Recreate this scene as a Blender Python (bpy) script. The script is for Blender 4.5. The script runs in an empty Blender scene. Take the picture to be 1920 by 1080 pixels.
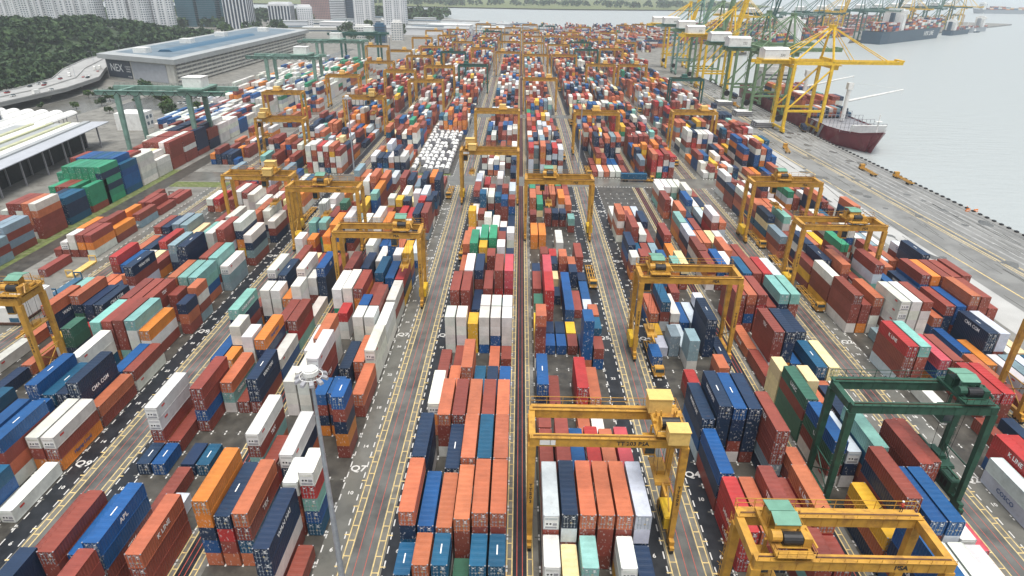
import bpy, bmesh, math, random
from mathutils import Vector, Matrix
random.seed(7)
PI=math.pi
S=bpy.context.scene; COL=S.collection
# ---------------- camera
cd=bpy.data.cameras.new('camera'); cam=bpy.data.objects.new('camera',cd); COL.objects.link(cam); S.camera=cam
cd.sensor_width=36; cd.lens=22.096; cd.clip_start=1; cd.clip_end=20000
cam.matrix_world=Matrix(((0.999843,-0.016073,0.007416,0),(0.013722,0.439094,-0.898336,0),(0.011182,0.898297,0.439246,85),(0,0,0,1)))
# ---------------- sky, sun, exposure
W=bpy.data.worlds.new('World'); S.world=W; W.use_nodes=True; nt=W.node_tree; nt.nodes.clear()
out=nt.nodes.new('ShaderNodeOutputWorld'); bg=nt.nodes.new('ShaderNodeBackground'); sky=nt.nodes.new('ShaderNodeTexSky')
sky.sky_type='NISHITA'; sky.sun_disc=False; sky.sun_elevation=math.radians(75); sky.sun_rotation=math.radians(200); sky.air_density=1.3; sky.dust_density=4; sky.altitude=50
mx=nt.nodes.new('ShaderNodeMix'); mx.data_type='RGBA'; mx.inputs[0].default_value=.62
ns=nt.nodes.new('ShaderNodeTexNoise'); ns.inputs['Scale'].default_value=3; ns.inputs['Detail'].default_value=5
rp=nt.nodes.new('ShaderNodeValToRGB'); rp.color_ramp.elements[0].color=(4.6,4.9,5.3,1); rp.color_ramp.elements[0].position=.3; rp.color_ramp.elements[1].color=(7.6,7.8,7.9,1); rp.color_ramp.elements[1].position=.7
tc=nt.nodes.new('ShaderNodeTexCoord'); L=nt.links
L.new(tc.outputs['Generated'],ns.inputs['Vector']); L.new(ns.outputs['Fac'],rp.inputs[0]); L.new(sky.outputs[0],mx.inputs[6])
sz=nt.nodes.new('ShaderNodeSeparateXYZ'); L.new(tc.outputs['Generated'],sz.inputs[0]); zr=nt.nodes.new('ShaderNodeMapRange'); zr.inputs[3].default_value=.42; zr.inputs[4].default_value=1.75; L.new(sz.outputs['Z'],zr.inputs[0])
cs=nt.nodes.new('ShaderNodeVectorMath'); cs.operation='SCALE'; L.new(rp.outputs[0],cs.inputs[0]); L.new(zr.outputs[0],cs.inputs['Scale']); L.new(cs.outputs[0],mx.inputs[7]); L.new(mx.outputs[2],bg.inputs[0])
bg.inputs[1].default_value=.10; L.new(bg.outputs[0],out.inputs[0])
sd=bpy.data.lights.new('sun','SUN'); sd.energy=2.9; sd.angle=math.radians(30); sd.color=(1,.96,.9); so=bpy.data.objects.new('sun',sd); COL.objects.link(so)
so.rotation_euler=(math.radians(15),0,math.radians(200-180))
S.view_settings.view_transform='Standard'; S.view_settings.look='None'; S.view_settings.gamma=1; S.view_settings.exposure=.42; S.view_settings.use_curve_mapping=False
S.cycles.max_bounces=5; S.cycles.diffuse_bounces=2; S.cycles.glossy_bounces=2; S.cycles.volume_bounces=1; S.cycles.caustics_reflective=False
# ---------------- helpers
def tag(o,label=None,cat=None,group=None,kind=None):
    if label:o['label']=label
    if cat:o['category']=cat
    if group:o['group']=group
    if kind:o['kind']=kind
    return o
def empty(name,loc=(0,0,0),rz=0,label=None,cat=None,group=None):
    o=bpy.data.objects.new(name,None); COL.objects.link(o); o.location=loc; o.rotation_euler=(0,0,rz); return tag(o,label,cat,group)
KIDS={}
def link(name,me,parent=None):
    o=bpy.data.objects.new(name,me); COL.objects.link(o)
    if parent: o.parent=parent; KIDS.setdefault(parent.name,[]).append(o)
    return o
def copy_tree(o,parent=None):
    c=o.copy(); COL.objects.link(c); c.parent=parent
    if parent: KIDS.setdefault(parent.name,[]).append(c)
    for ch in KIDS.get(o.name,[])[:]: copy_tree(ch,c)
    return c
class MB:
    def __init__(s): s.v=[];s.f=[];s.m=[];s.c=[]
    def quad(s,a,b,c,d,m=0,col=None):
        n=len(s.v); s.v+=[a,b,c,d]; s.f.append((n,n+1,n+2,n+3)); s.m.append(m); s.c.append(col)
    def poly(s,pts,m=0,col=None):
        n=len(s.v); s.v+=list(pts); s.f.append(tuple(range(n,n+len(pts)))); s.m.append(m); s.c.append(col)
    def box(s,x0,x1,y0,y1,z0,z1,m=0,col=None,bottom=True):
        n=len(s.v)
        s.v+=[(x0,y0,z0),(x1,y0,z0),(x1,y1,z0),(x0,y1,z0),(x0,y0,z1),(x1,y0,z1),(x1,y1,z1),(x0,y1,z1)]
        F=[(0,1,5,4),(1,2,6,5),(2,3,7,6),(3,0,4,7),(4,5,6,7)]+([(3,2,1,0)] if bottom else [])
        for f in F: s.f.append(tuple(n+i for i in f)); s.m.append(m); s.c.append(col)
        return s
    def hexa(s,b,t,m=0):  # bottom 4 pts, top 4 pts
        n=len(s.v); s.v+=list(b)+list(t)
        for f in [(0,1,5,4),(1,2,6,5),(2,3,7,6),(3,0,4,7),(4,5,6,7),(3,2,1,0)]: s.f.append(tuple(n+i for i in f)); s.m.append(m); s.c.append(None)
        return s
    def bar(s,p,q,r,m=0,n=4,r2=None,cap=True):
        p=Vector(p);q=Vector(q);d=(q-p)
        if d.length<1e-6: return s
        d.normalize(); up=Vector((0,0,1)) if abs(d.z)<.95 else Vector((0,1,0))
        a=d.cross(up).normalized(); b=d.cross(a); k=len(s.v); r2=r if r2 is None else r2
        ph=PI/4 if n==4 else 0
        for c,rr in((p,r),(q,r2)):
            for i in range(n):
                t=ph+2*PI*i/n; s.v.append(tuple(c+a*(rr*math.cos(t))+b*(rr*math.sin(t))))
        for i in range(n):
            j=(i+1)%n; s.f.append((k+i,k+j,k+n+j,k+n+i)); s.m.append(m); s.c.append(None)
        if cap:
            s.f.append(tuple(k+i for i in range(n))[::-1]); s.m.append(m); s.c.append(None)
            s.f.append(tuple(k+n+i for i in range(n))); s.m.append(m); s.c.append(None)
        return s
    def mesh(s,name,mats):
        me=bpy.data.meshes.new(name); me.from_pydata(s.v,[],s.f)
        if not isinstance(mats,(list,tuple)): mats=[mats]
        for m in mats: me.materials.append(m)
        if len(mats)>1: me.polygons.foreach_set('material_index',s.m)
        if any(c is not None for c in s.c):
            ca=me.color_attributes.new('paint','FLOAT_COLOR','CORNER'); buf=[]
            for f,c in zip(s.f,s.c):
                cc=(c or (.5,.5,.5)); buf+=[cc[0],cc[1],cc[2],1.0]*len(f)
            ca.data.foreach_set('color',buf)
        me.update(); return me
    def build(s,name,mats,parent=None,smooth=False):
        me=s.mesh(name,mats)
        if smooth: me.polygons.foreach_set('use_smooth',[True]*len(me.polygons))
        return link(name,me,parent)
def nodes(m):
    m.use_nodes=True; n=m.node_tree; return n,n.nodes['Principled BSDF'],n.nodes,n.links
def mat(name,col,rough=.6,metal=0,var=.25,scale=1.0,dirt=None,dscale=.3,bump=0,damt=.5,spec=.4):
    """painted / weathered surface: base colour, brightness mottling and stains with a shape of their own"""
    m=bpy.data.materials.new(name); n,b,N,K=nodes(m)
    g=N.new('ShaderNodeNewGeometry')
    t=N.new('ShaderNodeTexNoise'); t.inputs['Scale'].default_value=scale; t.inputs['Detail'].default_value=5; K.new(g.outputs['Position'],t.inputs['Vector'])
    r=N.new('ShaderNodeValToRGB'); lo=1-var; hi=1+var*.6
    r.color_ramp.elements[0].position=.3; r.color_ramp.elements[0].color=(*[c*lo for c in col],1); r.color_ramp.elements[1].position=.7; r.color_ramp.elements[1].color=(*[min(1,c*hi) for c in col],1)
    K.new(t.outputs['Fac'],r.inputs[0]); last=r.outputs[0]
    if dirt:
        t2=N.new('ShaderNodeTexNoise'); t2.inputs['Scale'].default_value=dscale; t2.inputs['Detail'].default_value=7; t2.inputs['Roughness'].default_value=.65; K.new(g.outputs['Position'],t2.inputs['Vector'])
        r2=N.new('ShaderNodeValToRGB'); r2.color_ramp.elements[0].position=.5; r2.color_ramp.elements[0].color=(0,0,0,1); r2.color_ramp.elements[1].position=.66; r2.color_ramp.elements[1].color=(damt,)*3+(1,)
        K.new(t2.outputs['Fac'],r2.inputs[0]); x=N.new('ShaderNodeMix'); x.data_type='RGBA'; x.inputs[7].default_value=(*dirt,1)
        K.new(r2.outputs[0],x.inputs[0]); K.new(last,x.inputs[6]); last=x.outputs[2]
    K.new(last,b.inputs['Base Color']); b.inputs['Roughness'].default_value=rough; b.inputs['Metallic'].default_value=metal; b.inputs['Specular IOR Level'].default_value=spec
    if bump:
        bm_=N.new('ShaderNodeBump'); bm_.inputs['Strength'].default_value=bump; bm_.inputs['Distance'].default_value=.1; K.new(t.outputs['Fac'],bm_.inputs['Height']); K.new(bm_.outputs[0],b.inputs['Normal'])
    return m
def paint_mat(name,attr):
    """container paint: colour from the object or from the 'paint' attribute, rust streaks, scuffs, door bars and small white data marks on the ends"""
    m=bpy.data.materials.new(name); n,b,N,K=nodes(m)
    g=N.new('ShaderNodeNewGeometry')
    if attr: c=N.new('ShaderNodeAttribute'); c.attribute_name='paint'; col=c.outputs['Color']
    else: c=N.new('ShaderNodeObjectInfo'); col=c.outputs['Color']
    t=N.new('ShaderNodeTexNoise'); t.inputs['Scale'].default_value=.3; t.inputs['Detail'].default_value=7; t.inputs['Roughness'].default_value=.75; K.new(g.outputs['Position'],t.inputs['Vector'])
    mr=N.new('ShaderNodeMapRange'); mr.inputs[1].default_value=.3; mr.inputs[2].default_value=.7; mr.inputs[3].default_value=.76; mr.inputs[4].default_value=1.17; K.new(t.outputs['Fac'],mr.inputs[0])
    hm=N.new('ShaderNodeVectorMath'); hm.operation='SCALE'; K.new(col,hm.inputs[0]); K.new(mr.outputs[0],hm.inputs['Scale'])
    t2=N.new('ShaderNodeTexNoise'); t2.inputs['Scale'].default_value=.9; t2.inputs['Detail'].default_value=8; t2.inputs['Roughness'].default_value=.8; K.new(g.outputs['Position'],t2.inputs['Vector'])
    r2=N.new('ShaderNodeMapRange'); r2.inputs[1].default_value=.6; r2.inputs[2].default_value=.74; r2.inputs[4].default_value=.55; K.new(t2.outputs['Fac'],r2.inputs[0])
    x=N.new('ShaderNodeMix'); x.data_type='RGBA'; x.inputs[7].default_value=(.10,.045,.025,1); K.new(r2.outputs[0],x.inputs[0]); K.new(hm.outputs[0],x.inputs[6])
    # small white data marks and rod highlights on the ends
    sp=N.new('ShaderNodeSeparateXYZ'); K.new(g.outputs['Normal'],sp.inputs[0])
    ab=N.new('ShaderNodeMath'); ab.operation='LESS_THAN'; ab.inputs[1].default_value=-.9; K.new(sp.outputs['Y'],ab.inputs[0])
    mp=N.new('ShaderNodeMapping'); mp.inputs['Scale'].default_value=(2.6,2.6,1.3); K.new(g.outputs['Position'],mp.inputs[0])
    v=N.new('ShaderNodeTexNoise'); v.inputs['Scale'].default_value=1.3; v.inputs['Detail'].default_value=3; K.new(mp.outputs[0],v.inputs['Vector'])
    vr=N.new('ShaderNodeMapRange'); vr.inputs[1].default_value=.6; vr.inputs[2].default_value=.66; vr.inputs[4].default_value=.55; K.new(v.outputs['Fac'],vr.inputs[0])
    mu=N.new('ShaderNodeMath'); mu.operation='MULTIPLY'; K.new(vr.outputs[0],mu.inputs[0]); K.new(ab.outputs[0],mu.inputs[1])
    x2=N.new('ShaderNodeMix'); x2.data_type='RGBA'; x2.inputs[7].default_value=(.62,.6,.58,1); K.new(mu.outputs[0],x2.inputs[0]); K.new(x.outputs[2],x2.inputs[6])
    K.new(x2.outputs[2],b.inputs['Base Color'])
    mr3=N.new('ShaderNodeMapRange'); mr3.inputs[3].default_value=.38; mr3.inputs[4].default_value=.7; K.new(t2.outputs['Fac'],mr3.inputs[0]); K.new(mr3.outputs[0],b.inputs['Roughness'])
    if attr:
        # corrugation of the far boxes as relief
        wv=N.new('ShaderNodeTexWave'); wv.bands_direction='Y'; wv.inputs['Scale'].default_value=.9; K.new(g.outputs['Position'],wv.inputs['Vector'])
        bp=N.new('ShaderNodeBump'); bp.inputs['Strength'].default_value=.25; bp.inputs['Distance'].default_value=.05; K.new(wv.outputs['Fac'],bp.inputs['Height']); K.new(bp.outputs[0],b.inputs['Normal'])
    return m
M={}
def mk(k,*a,**kw): M[k]=mat(k,*a,**kw); return M[k]
mk('concrete',(.20,.195,.175),.8,var=.3,scale=.08,dirt=(.09,.085,.075),dscale=.22,damt=.8)
mk('apron',(.21,.21,.2),.6,var=.25,scale=.05,dirt=(.12,.12,.115),dscale=.06,damt=.7)
mk('apron_stripe',(.31,.31,.30),.6,var=.25,scale=.3,dirt=(.16,.16,.155),dscale=.1,damt=.7)
mk('apron_light',(.40,.40,.385),.75,var=.15,scale=.1)
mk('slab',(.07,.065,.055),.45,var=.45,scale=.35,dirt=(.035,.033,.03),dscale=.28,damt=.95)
mk('asphalt',(.125,.125,.115),.24,var=.35,scale=.25,dirt=(.035,.035,.035),dscale=.08,damt=.7)
mk('asphalt_grey',(.15,.147,.13),.24,var=.35,scale=.2,dirt=(.06,.06,.055),dscale=.1,damt=.7)
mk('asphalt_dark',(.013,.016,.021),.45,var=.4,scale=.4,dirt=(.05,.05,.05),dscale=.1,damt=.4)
mk('runway',(.17,.162,.135),.4,var=.3,scale=.5,dirt=(.09,.08,.06),dscale=.3,damt=.7)
mk('line_yellow',(.66,.50,.22),.6,var=.3,scale=1.2,dirt=(.25,.2,.1),dscale=.8,damt=.5)
mk('line_white',(.60,.59,.56),.6,var=.15,scale=2,dirt=(.25,.25,.24),dscale=.9,damt=.5)
mk('line_red',(.45,.09,.06),.6,var=.2,scale=2)
mk('grass',(.12,.15,.045),.9,var=.4,scale=.6,dirt=(.2,.18,.12),dscale=.3,damt=.7)
mk('crane_yellow',(.53,.285,.045),.5,var=.22,scale=.7,dirt=(.22,.10,.03),dscale=.5,damt=.65)
mk('crane_light',(.74,.50,.16),.5,var=.15,scale=.6,dirt=(.35,.2,.07),dscale=.6,damt=.5)
mk('crane_bright',(.78,.50,.03),.45,var=.15,scale=.6,dirt=(.35,.2,.04),dscale=.4,damt=.4)
mk('crane_green',(.025,.085,.055),.5,var=.25,scale=.7,dirt=(.012,.03,.022),dscale=.5,damt=.6)
mk('crane_pale',(.17,.29,.24),.55,var=.2,scale=.5,dirt=(.1,.14,.12),dscale=.3,damt=.5)
mk('crane_dkteal',(.035,.12,.10),.5,var=.2,scale=.5)
mk('crane_olive',(.17,.27,.15),.5,var=.2,scale=.5,dirt=(.07,.1,.06),dscale=.3,damt=.5)
mk('roof_green',(.14,.30,.22),.5,var=.15,scale=.8)
mk('rust',(.10,.045,.028),.8,var=.5,scale=1.5)
mk('black',(.018,.018,.02),.5,var=.3,scale=2)
mk('rubber',(.02,.02,.02),.8)
mk('steel',(.38,.42,.46),.45,metal=.3,var=.2,scale=1.5)
mk('white',(.78,.78,.75),.5,var=.1,scale=.5,dirt=(.45,.43,.4),dscale=.4,damt=.4)
mk('lamp_grey',(.30,.30,.32),.4,var=.2,scale=3)
mk('ink',(.03,.028,.025),.6,var=.05)
mk('text_white',(.82,.82,.8),.5,var=.05)
mk('text_red',(.55,.05,.04),.5,var=.05)
mk('text_blue',(.04,.09,.24),.5,var=.05)
mk('glass',(.03,.05,.06),.12,var=.1)
P_OBJ=paint_mat('container_paint',False); P_ATT=paint_mat('stacked_container_paint',True)
CC={'r':(.23,.05,.034),'o':(.45,.13,.06),'O':(.62,.20,.03),'y':(.70,.40,.03),'w':(.66,.65,.60),'W':(.52,.57,.62),'b':(.006,.075,.23),'n':(.008,.026,.065),'t':(.20,.42,.37),
 'g':(.03,.24,.13),'G':(.035,.13,.08),'s':(.20,.28,.32),'c':(.76,.62,.33),'k':(.006,.08,.16),'p':(.50,.07,.09),'R':(.38,.03,.028)}
CN={'r':'maroon','o':'terracotta','O':'orange','y':'yellow','w':'white','W':'silver','b':'blue','n':'navy','t':'mint','g':'green','G':'bottle green','s':'grey','c':'cream','k':'teal','p':'pink','R':'red'}
def jit(c,a=.14):
    k=1+random.uniform(-a,a); return tuple(min(.85,max(.005,x*k*(1+random.uniform(-.05,.05)))) for x in c)
_tx={}
def text_mesh(s,size,m,bold=.0,align='CENTER'):
    k=(s,size,m.name,bold,align)
    if k in _tx: return _tx[k]
    c=bpy.data.curves.new('t','FONT'); c.body=s; c.size=size; c.align_x=align; c.align_y='CENTER'; c.extrude=.01; c.offset=bold; c.resolution_u=2
    o=bpy.data.objects.new('t',c); COL.objects.link(o); me=bpy.data.meshes.new_from_object(o.evaluated_get(bpy.context.evaluated_depsgraph_get()))
    bpy.data.objects.remove(o); me.materials.clear(); me.materials.append(m); me.name='lettering'; _tx[k]=me; return me
def text(s,size,m,parent,loc,rot,name='lettering',bold=.0):
    o=link(name,text_mesh(s,size,m,bold),parent); o.location=loc; o.rotation_euler=rot; return o
FRONT=(PI/2,0,0); RIGHT=(PI/2,0,PI/2); LEFT=(PI/2,0,-PI/2); FLAT=(0,0,0)
# ---------------- ground, water, roads
P=53.4
ROADS=[-24.5+P*k for k in range(-2,4)]   # shared roads
GAPS=[1.0+P*k for k in range(-2,3)]
def strip(name,x0,x1,y0,y1,z,m,ys=1):
    b=MB(); b.quad((x0,y0,z),(x1,y0,z),(x1,y1,z),(x0,y1,z)); return tag(b.build(name,m),kind='structure')
land=[(-6000,-200),(205,-200),(193.5,227),(186.5,375),(183,640),(188,800),(252,872),(816,1368),(1250,1750),(1130,1850),(420,1440),(-40,1400),(-150,1640),(-420,2000),(-6000,2300)]
b=MB(); b.poly([(x,y,0) for x,y in land]); g=b.build('ground',M['concrete']); tag(g,kind='structure')
b=MB()
for i in range(1,12):
    (x0,y0),(x1,y1)=land[i],land[i+1]; b.quad((x0,y0,-6),(x1,y1,-6),(x1,y1,-.01),(x0,y0,-.01))
tag(b.build('quay_wall',M['asphalt_grey']),'grey concrete quay wall dropping from the port apron to the water','wall')
b=MB(); b.poly([(x,y,.5) for x,y in [(-6000,2900),(-900,2500),(150,2330),(760,2420),(1050,2900),(1050,6500),(-6000,6500)]]); tag(b.build('far_shore',M['grass']),kind='structure')
wm=bpy.data.materials.new('water'); n,bs,N,K=nodes(wm); bs.inputs['Base Color'].default_value=(.36,.39,.385,1); bs.inputs['Roughness'].default_value=.3; bs.inputs['Specular IOR Level'].default_value=.6
g_=N.new('ShaderNodeNewGeometry'); t=N.new('ShaderNodeTexNoise'); t.inputs['Scale'].default_value=.12; t.inputs['Detail'].default_value=6; mp=N.new('ShaderNodeMapping'); mp.inputs['Scale'].default_value=(.5,1.4,1)
K.new(g_.outputs['Position'],mp.inputs[0]); K.new(mp.outputs[0],t.inputs['Vector']); bp=N.new('ShaderNodeBump'); bp.inputs['Strength'].default_value=.5; bp.inputs['Distance'].default_value=1.2; K.new(t.outputs['Fac'],bp.inputs['Height']); K.new(bp.outputs[0],bs.inputs['Normal'])
b=MB(); b.quad((-9000,-300,-3),(9000,-300,-3),(9000,9000,-3),(-9000,9000,-3)); tag(b.build('sea',wm),kind='structure')
# quay apron
b=MB(); b.poly([(136,-60,.004),(198,-60,.004),(193.2,227,.004),(186.2,375,.004),(182.7,640,.004),(150,640,.004),(136,300,.004)]); tag(b.build('quay_apron',M['apron']),kind='structure')
b=MB(); b.poly([(138.5,-60,.008),(150,-60,.008),(147.6,180,.008),(145.4,305,.008),(143,460,.008),(134,460,.008),(134,305,.008),(136,180,.008)]); tag(b.build('apron_road',M['apron_light']),kind='structure')
# straight crane rails and painted lanes on the quay
def qx(off,y):  # offset from the quay edge
    xe=193.5+(186.5-193.5)*(y-227)/(375-227) if y<375 else 186.5+(183-186.5)*(y-375)/265
    return xe-off
b=MB(); 
for off,w,mi in [(3.2,.25,0),(5,.12,1),(8,.5,1),(11.5,.5,1),(15,.5,1),(18.5,.5,1),(22,.5,1),(27.2,.35,0),(28.4,.2,2),(29.6,.15,2),(25.8,.2,2),(42,.25,2)]:
    for y0 in range(60,640,20):
        y1=y0+20
        if y0<375<y1: ym=375
        b.quad((qx(off,y0)-w,y0,.014),(qx(off,y0)+w,y0,.014),(qx(off,y1)+w,y1,.014),(qx(off,y1)-w,y1,.014),mi)
tag(b.build('quay_markings',[M['asphalt'],M['apron_stripe'],M['line_yellow']]),kind='structure')
b=MB()
for y in range(62,640,4): 
    x=qx(.9,y); b.box(x-.5,x+.5,y-.7,y+.7,.0,.0+.55)
    x=qx(-.5,y); b.box(x-.35,x+.35,y-.9,y+.9,-2.5,-.4)
tag(b.build('quay_fenders',M['black']),'row of black rubber fenders along the edge of the quay','fenders',kind='stuff')
# cross roads
CROSS=[(281,296.5),(441,453),(642,652)]
SEG=[(30,281),(296.5,441),(453,642),(652,900)]
for (y0,y1) in CROSS: strip('cross_road',-160,134,y0,y1,.004,M['asphalt_grey'])
def rowset(side,k): 
    return (-16.4+P*k,2.82) if side=='A' else (5.9+P*k,2.83)
LANEM={-3:'asphalt_grey',-2:'asphalt_grey',-1:'asphalt_grey',0:'asphalt',1:'asphalt',2:'asphalt_grey'}
# per road: (left lane material, right lane material); road k between B(k-1) on its left and A(k) on its right
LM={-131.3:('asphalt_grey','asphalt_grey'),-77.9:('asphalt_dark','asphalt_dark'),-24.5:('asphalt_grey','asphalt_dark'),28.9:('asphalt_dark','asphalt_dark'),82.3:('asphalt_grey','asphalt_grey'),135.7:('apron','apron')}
for cx in ROADS[:5]:
    cx=round(cx,1); la,lb=LM[cx]
    for (y0,y1) in SEG:
        strip('road',cx-1.9,cx+1.9,y0,y1,.006,M['asphalt'])
        strip('crane_runway',cx-3.6,cx-1.9,y0,y1,.009,M['runway']); strip('crane_runway',cx+1.9,cx+3.6,y0,y1,.009,M['runway'])
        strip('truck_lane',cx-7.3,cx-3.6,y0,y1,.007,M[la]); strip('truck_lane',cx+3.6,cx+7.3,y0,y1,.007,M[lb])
for cx in GAPS:
    for (y0,y1) in SEG:
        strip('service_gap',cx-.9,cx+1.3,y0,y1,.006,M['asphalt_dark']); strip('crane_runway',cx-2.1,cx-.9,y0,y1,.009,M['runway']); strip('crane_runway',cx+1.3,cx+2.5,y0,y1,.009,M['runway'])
# yard slabs under the stacks
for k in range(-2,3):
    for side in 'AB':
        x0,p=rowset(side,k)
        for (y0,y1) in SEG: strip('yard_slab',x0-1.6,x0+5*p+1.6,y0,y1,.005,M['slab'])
# lane paint: one object per road
def ladder(b,xa,xb,y0,y1,step,z,m):
    b.quad((xa-.09,y0,z),(xa+.09,y0,z),(xa+.09,y1,z),(xa-.09,y1,z),m); b.quad((xb-.09,y0,z),(xb+.09,y0,z),(xb+.09,y1,z),(xb-.09,y1,z),m)
    y=y0+1.2
    while y<y1: b.quad((xa+.09,y,z),(xb-.09,y,z),(xb-.09,y+.2,z),(xa+.09,y+.2,z),m); y+=step
def dashes(b,x,y0,y1,z,m,w=.1,l=1.5,g=1.4):
    y=y0
    while y<y1: b.quad((x-w,y,z),(x+w,y,z),(x+w,min(y+l,y1),z),(x-w,min(y+l,y1),z),m); y+=l+g
for cx in ROADS[:5]:
    b=MB()
    for (y0,y1) in SEG:
        for s in(-1,1):
            xa,xb=sorted((cx+s*2.1,cx+s*3.2)); ladder(b,xa,xb,y0,y1,3.2,.015,0)
            b.quad((cx+s*.8-.05,y0,.014),(cx+s*.8+.05,y0,.014),(cx+s*.8+.05,y1,.014),(cx+s*.8-.05,y1,.014),2)
            for d in(3.9,7.1): dashes(b,cx+s*d,y0,y1,.015,1,w=.11 if y0<100 else .09)
            y=y0+2
            while y<y1: # short yellow ticks joining the ladder and the lane
                b.quad((cx+s*3.2,y,.016),(cx+s*4.1,y,.016),(cx+s*4.1,y+.25,.016),(cx+s*3.2,y+.25,.016),0); y+=6.45
    tag(b.build('road_markings',[M['line_yellow'],M['line_white'],M['line_red']]),kind='structure')
for cx in GAPS:
    b=MB()
    for (y0,y1) in SEG:
        ladder(b,cx-1.9,cx-1.05,y0,y1,3.2,.015,0); ladder(b,cx+1.45,cx+2.3,y0,y1,3.2,.015,0)
        for d in(-.25,.65): b.quad((cx+d-.06,y0,.014),(cx+d+.06,y0,.014),(cx+d+.06,y1,.014),(cx+d-.06,y1,.014),1)
    tag(b.build('gap_markings',[M['line_yellow'],M['line_red']]),kind='structure')
# white triangles along the cross roads, crosses between slots
b=MB()
for (y0,y1) in CROSS:
    for k in range(-2,3):
        for side in 'AB':
            x0,p=rowset(side,k)
            for q in range(13):
                x=x0-1.2+q*1.4
                b.poly([(x-.35,y0+.2,.02),(x+.35,y0+.2,.02),(x,y0+1.1,.02)]); b.poly([(x-.35,y1-.2,.02),(x,y1-1.1,.02),(x+.35,y1-.2,.02)])
tag(b.build('stop_markings',M['line_white']),kind='structure')
b=MB()
for k in range(-2,3):
    for side in 'AB':
        x0,p=rowset(side,k)
        for j in range(-2,32):
            y=71.0+6.45*j
            for i in range(7):
                x=x0+(i-.5)*p; c=.14
                for (dx,dy) in((.75,c),(c,.62)):
                    b.quad((x-dx,y-dy,.017+(.002 if dx>dy else 0)),(x+dx,y-dy,.017+(.002 if dx>dy else 0)),(x+dx,y+dy,.017+(.002 if dx>dy else 0)),(x-dx,y+dy,.017+(.002 if dx>dy else 0)),1 if (dx<dy) else 0)
tag(b.build('slot_markings',[M['asphalt_grey'],M['line_white']]),kind='structure')
# lane lettering
LT={'A0':('Q6',-24.5+5.5),'B0':('Q5',28.9-5.5),'A1':('Q4',28.9+5.5),'B1':('Q3',82.3-5.5),'A2':('Q2',82.3+5.5),'B-1':('Q7',-24.5-5.5),'A-1':('Q8',-77.9+5.5),'B-2':('Q9',-77.9-5.5)}
for kq,(nm,x) in LT.items():
    for q in range(0,5):
        y=93.3+25.6*2*q if kq not in('A-1','B1') else 106+51.2*q
        if y<285:
            o=link('lane_lettering',text_mesh(nm,2.3,M['line_white'],.05),None); o.location=(x,y,.03); tag(o,kind='structure')
    for q in range(-1,15):
        y=86.9+12.87*q
        if abs(((y-93.3)/51.2)-round((y-93.3)/51.2))*51.2<2 : continue
        o=link('slot_number',text_mesh(str(10+4*q),1.15,M['line_white'],.03),None); o.location=(x,y,.03); tag(o,kind='structure')
# grass and flat verge by the cross road and left yard
for (x0,x1,y0,y1) in [(-60,-33,296.8,299.5),(-20,-15,296.8,304),(-160,-132,272,280),(37,40,297,303),(92,96,276,280.5),(-108,-100,297,305),(-182,-160,120,300)]:
    b=MB(); b.quad((x0,y0,.022),(x1,y0,.022),(x1,y1,.022),(x0,y1,.022)); tag(b.build('grass',M['grass']),kind='stuff')
rr=random.Random(3); b=MB()
for _ in range(260):   # tyre marks and oil patches on the quay
    y=rr.uniform(120,600); x=qx(rr.uniform(6,55),y); l=rr.uniform(3,26); w=rr.uniform(.12,.3); a=rr.gauss(0,.05)
    b.quad((x-w,y,.018),(x+w,y,.018),(x+w+a*l,y+l,.018),(x-w+a*l,y+l,.018))
tag(b.build('tyre_marks',M['asphalt_grey']),kind='structure')
b=MB()
for _ in range(150):
    y=rr.uniform(100,640); x=qx(rr.uniform(3,58),y); R=rr.uniform(.5,3.2); n=9
    b.poly([(x+R*rr.uniform(.6,1.1)*math.cos(2*PI*i/n),y+R*rr.uniform(.7,1.6)*math.sin(2*PI*i/n),.0205+_*2e-5) for i in range(n)])
tag(b.build('ground_stains',M['asphalt']),kind='structure')
strip('rail_siding',-165,-157.5,60,340,.024,M['slab'])
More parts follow.
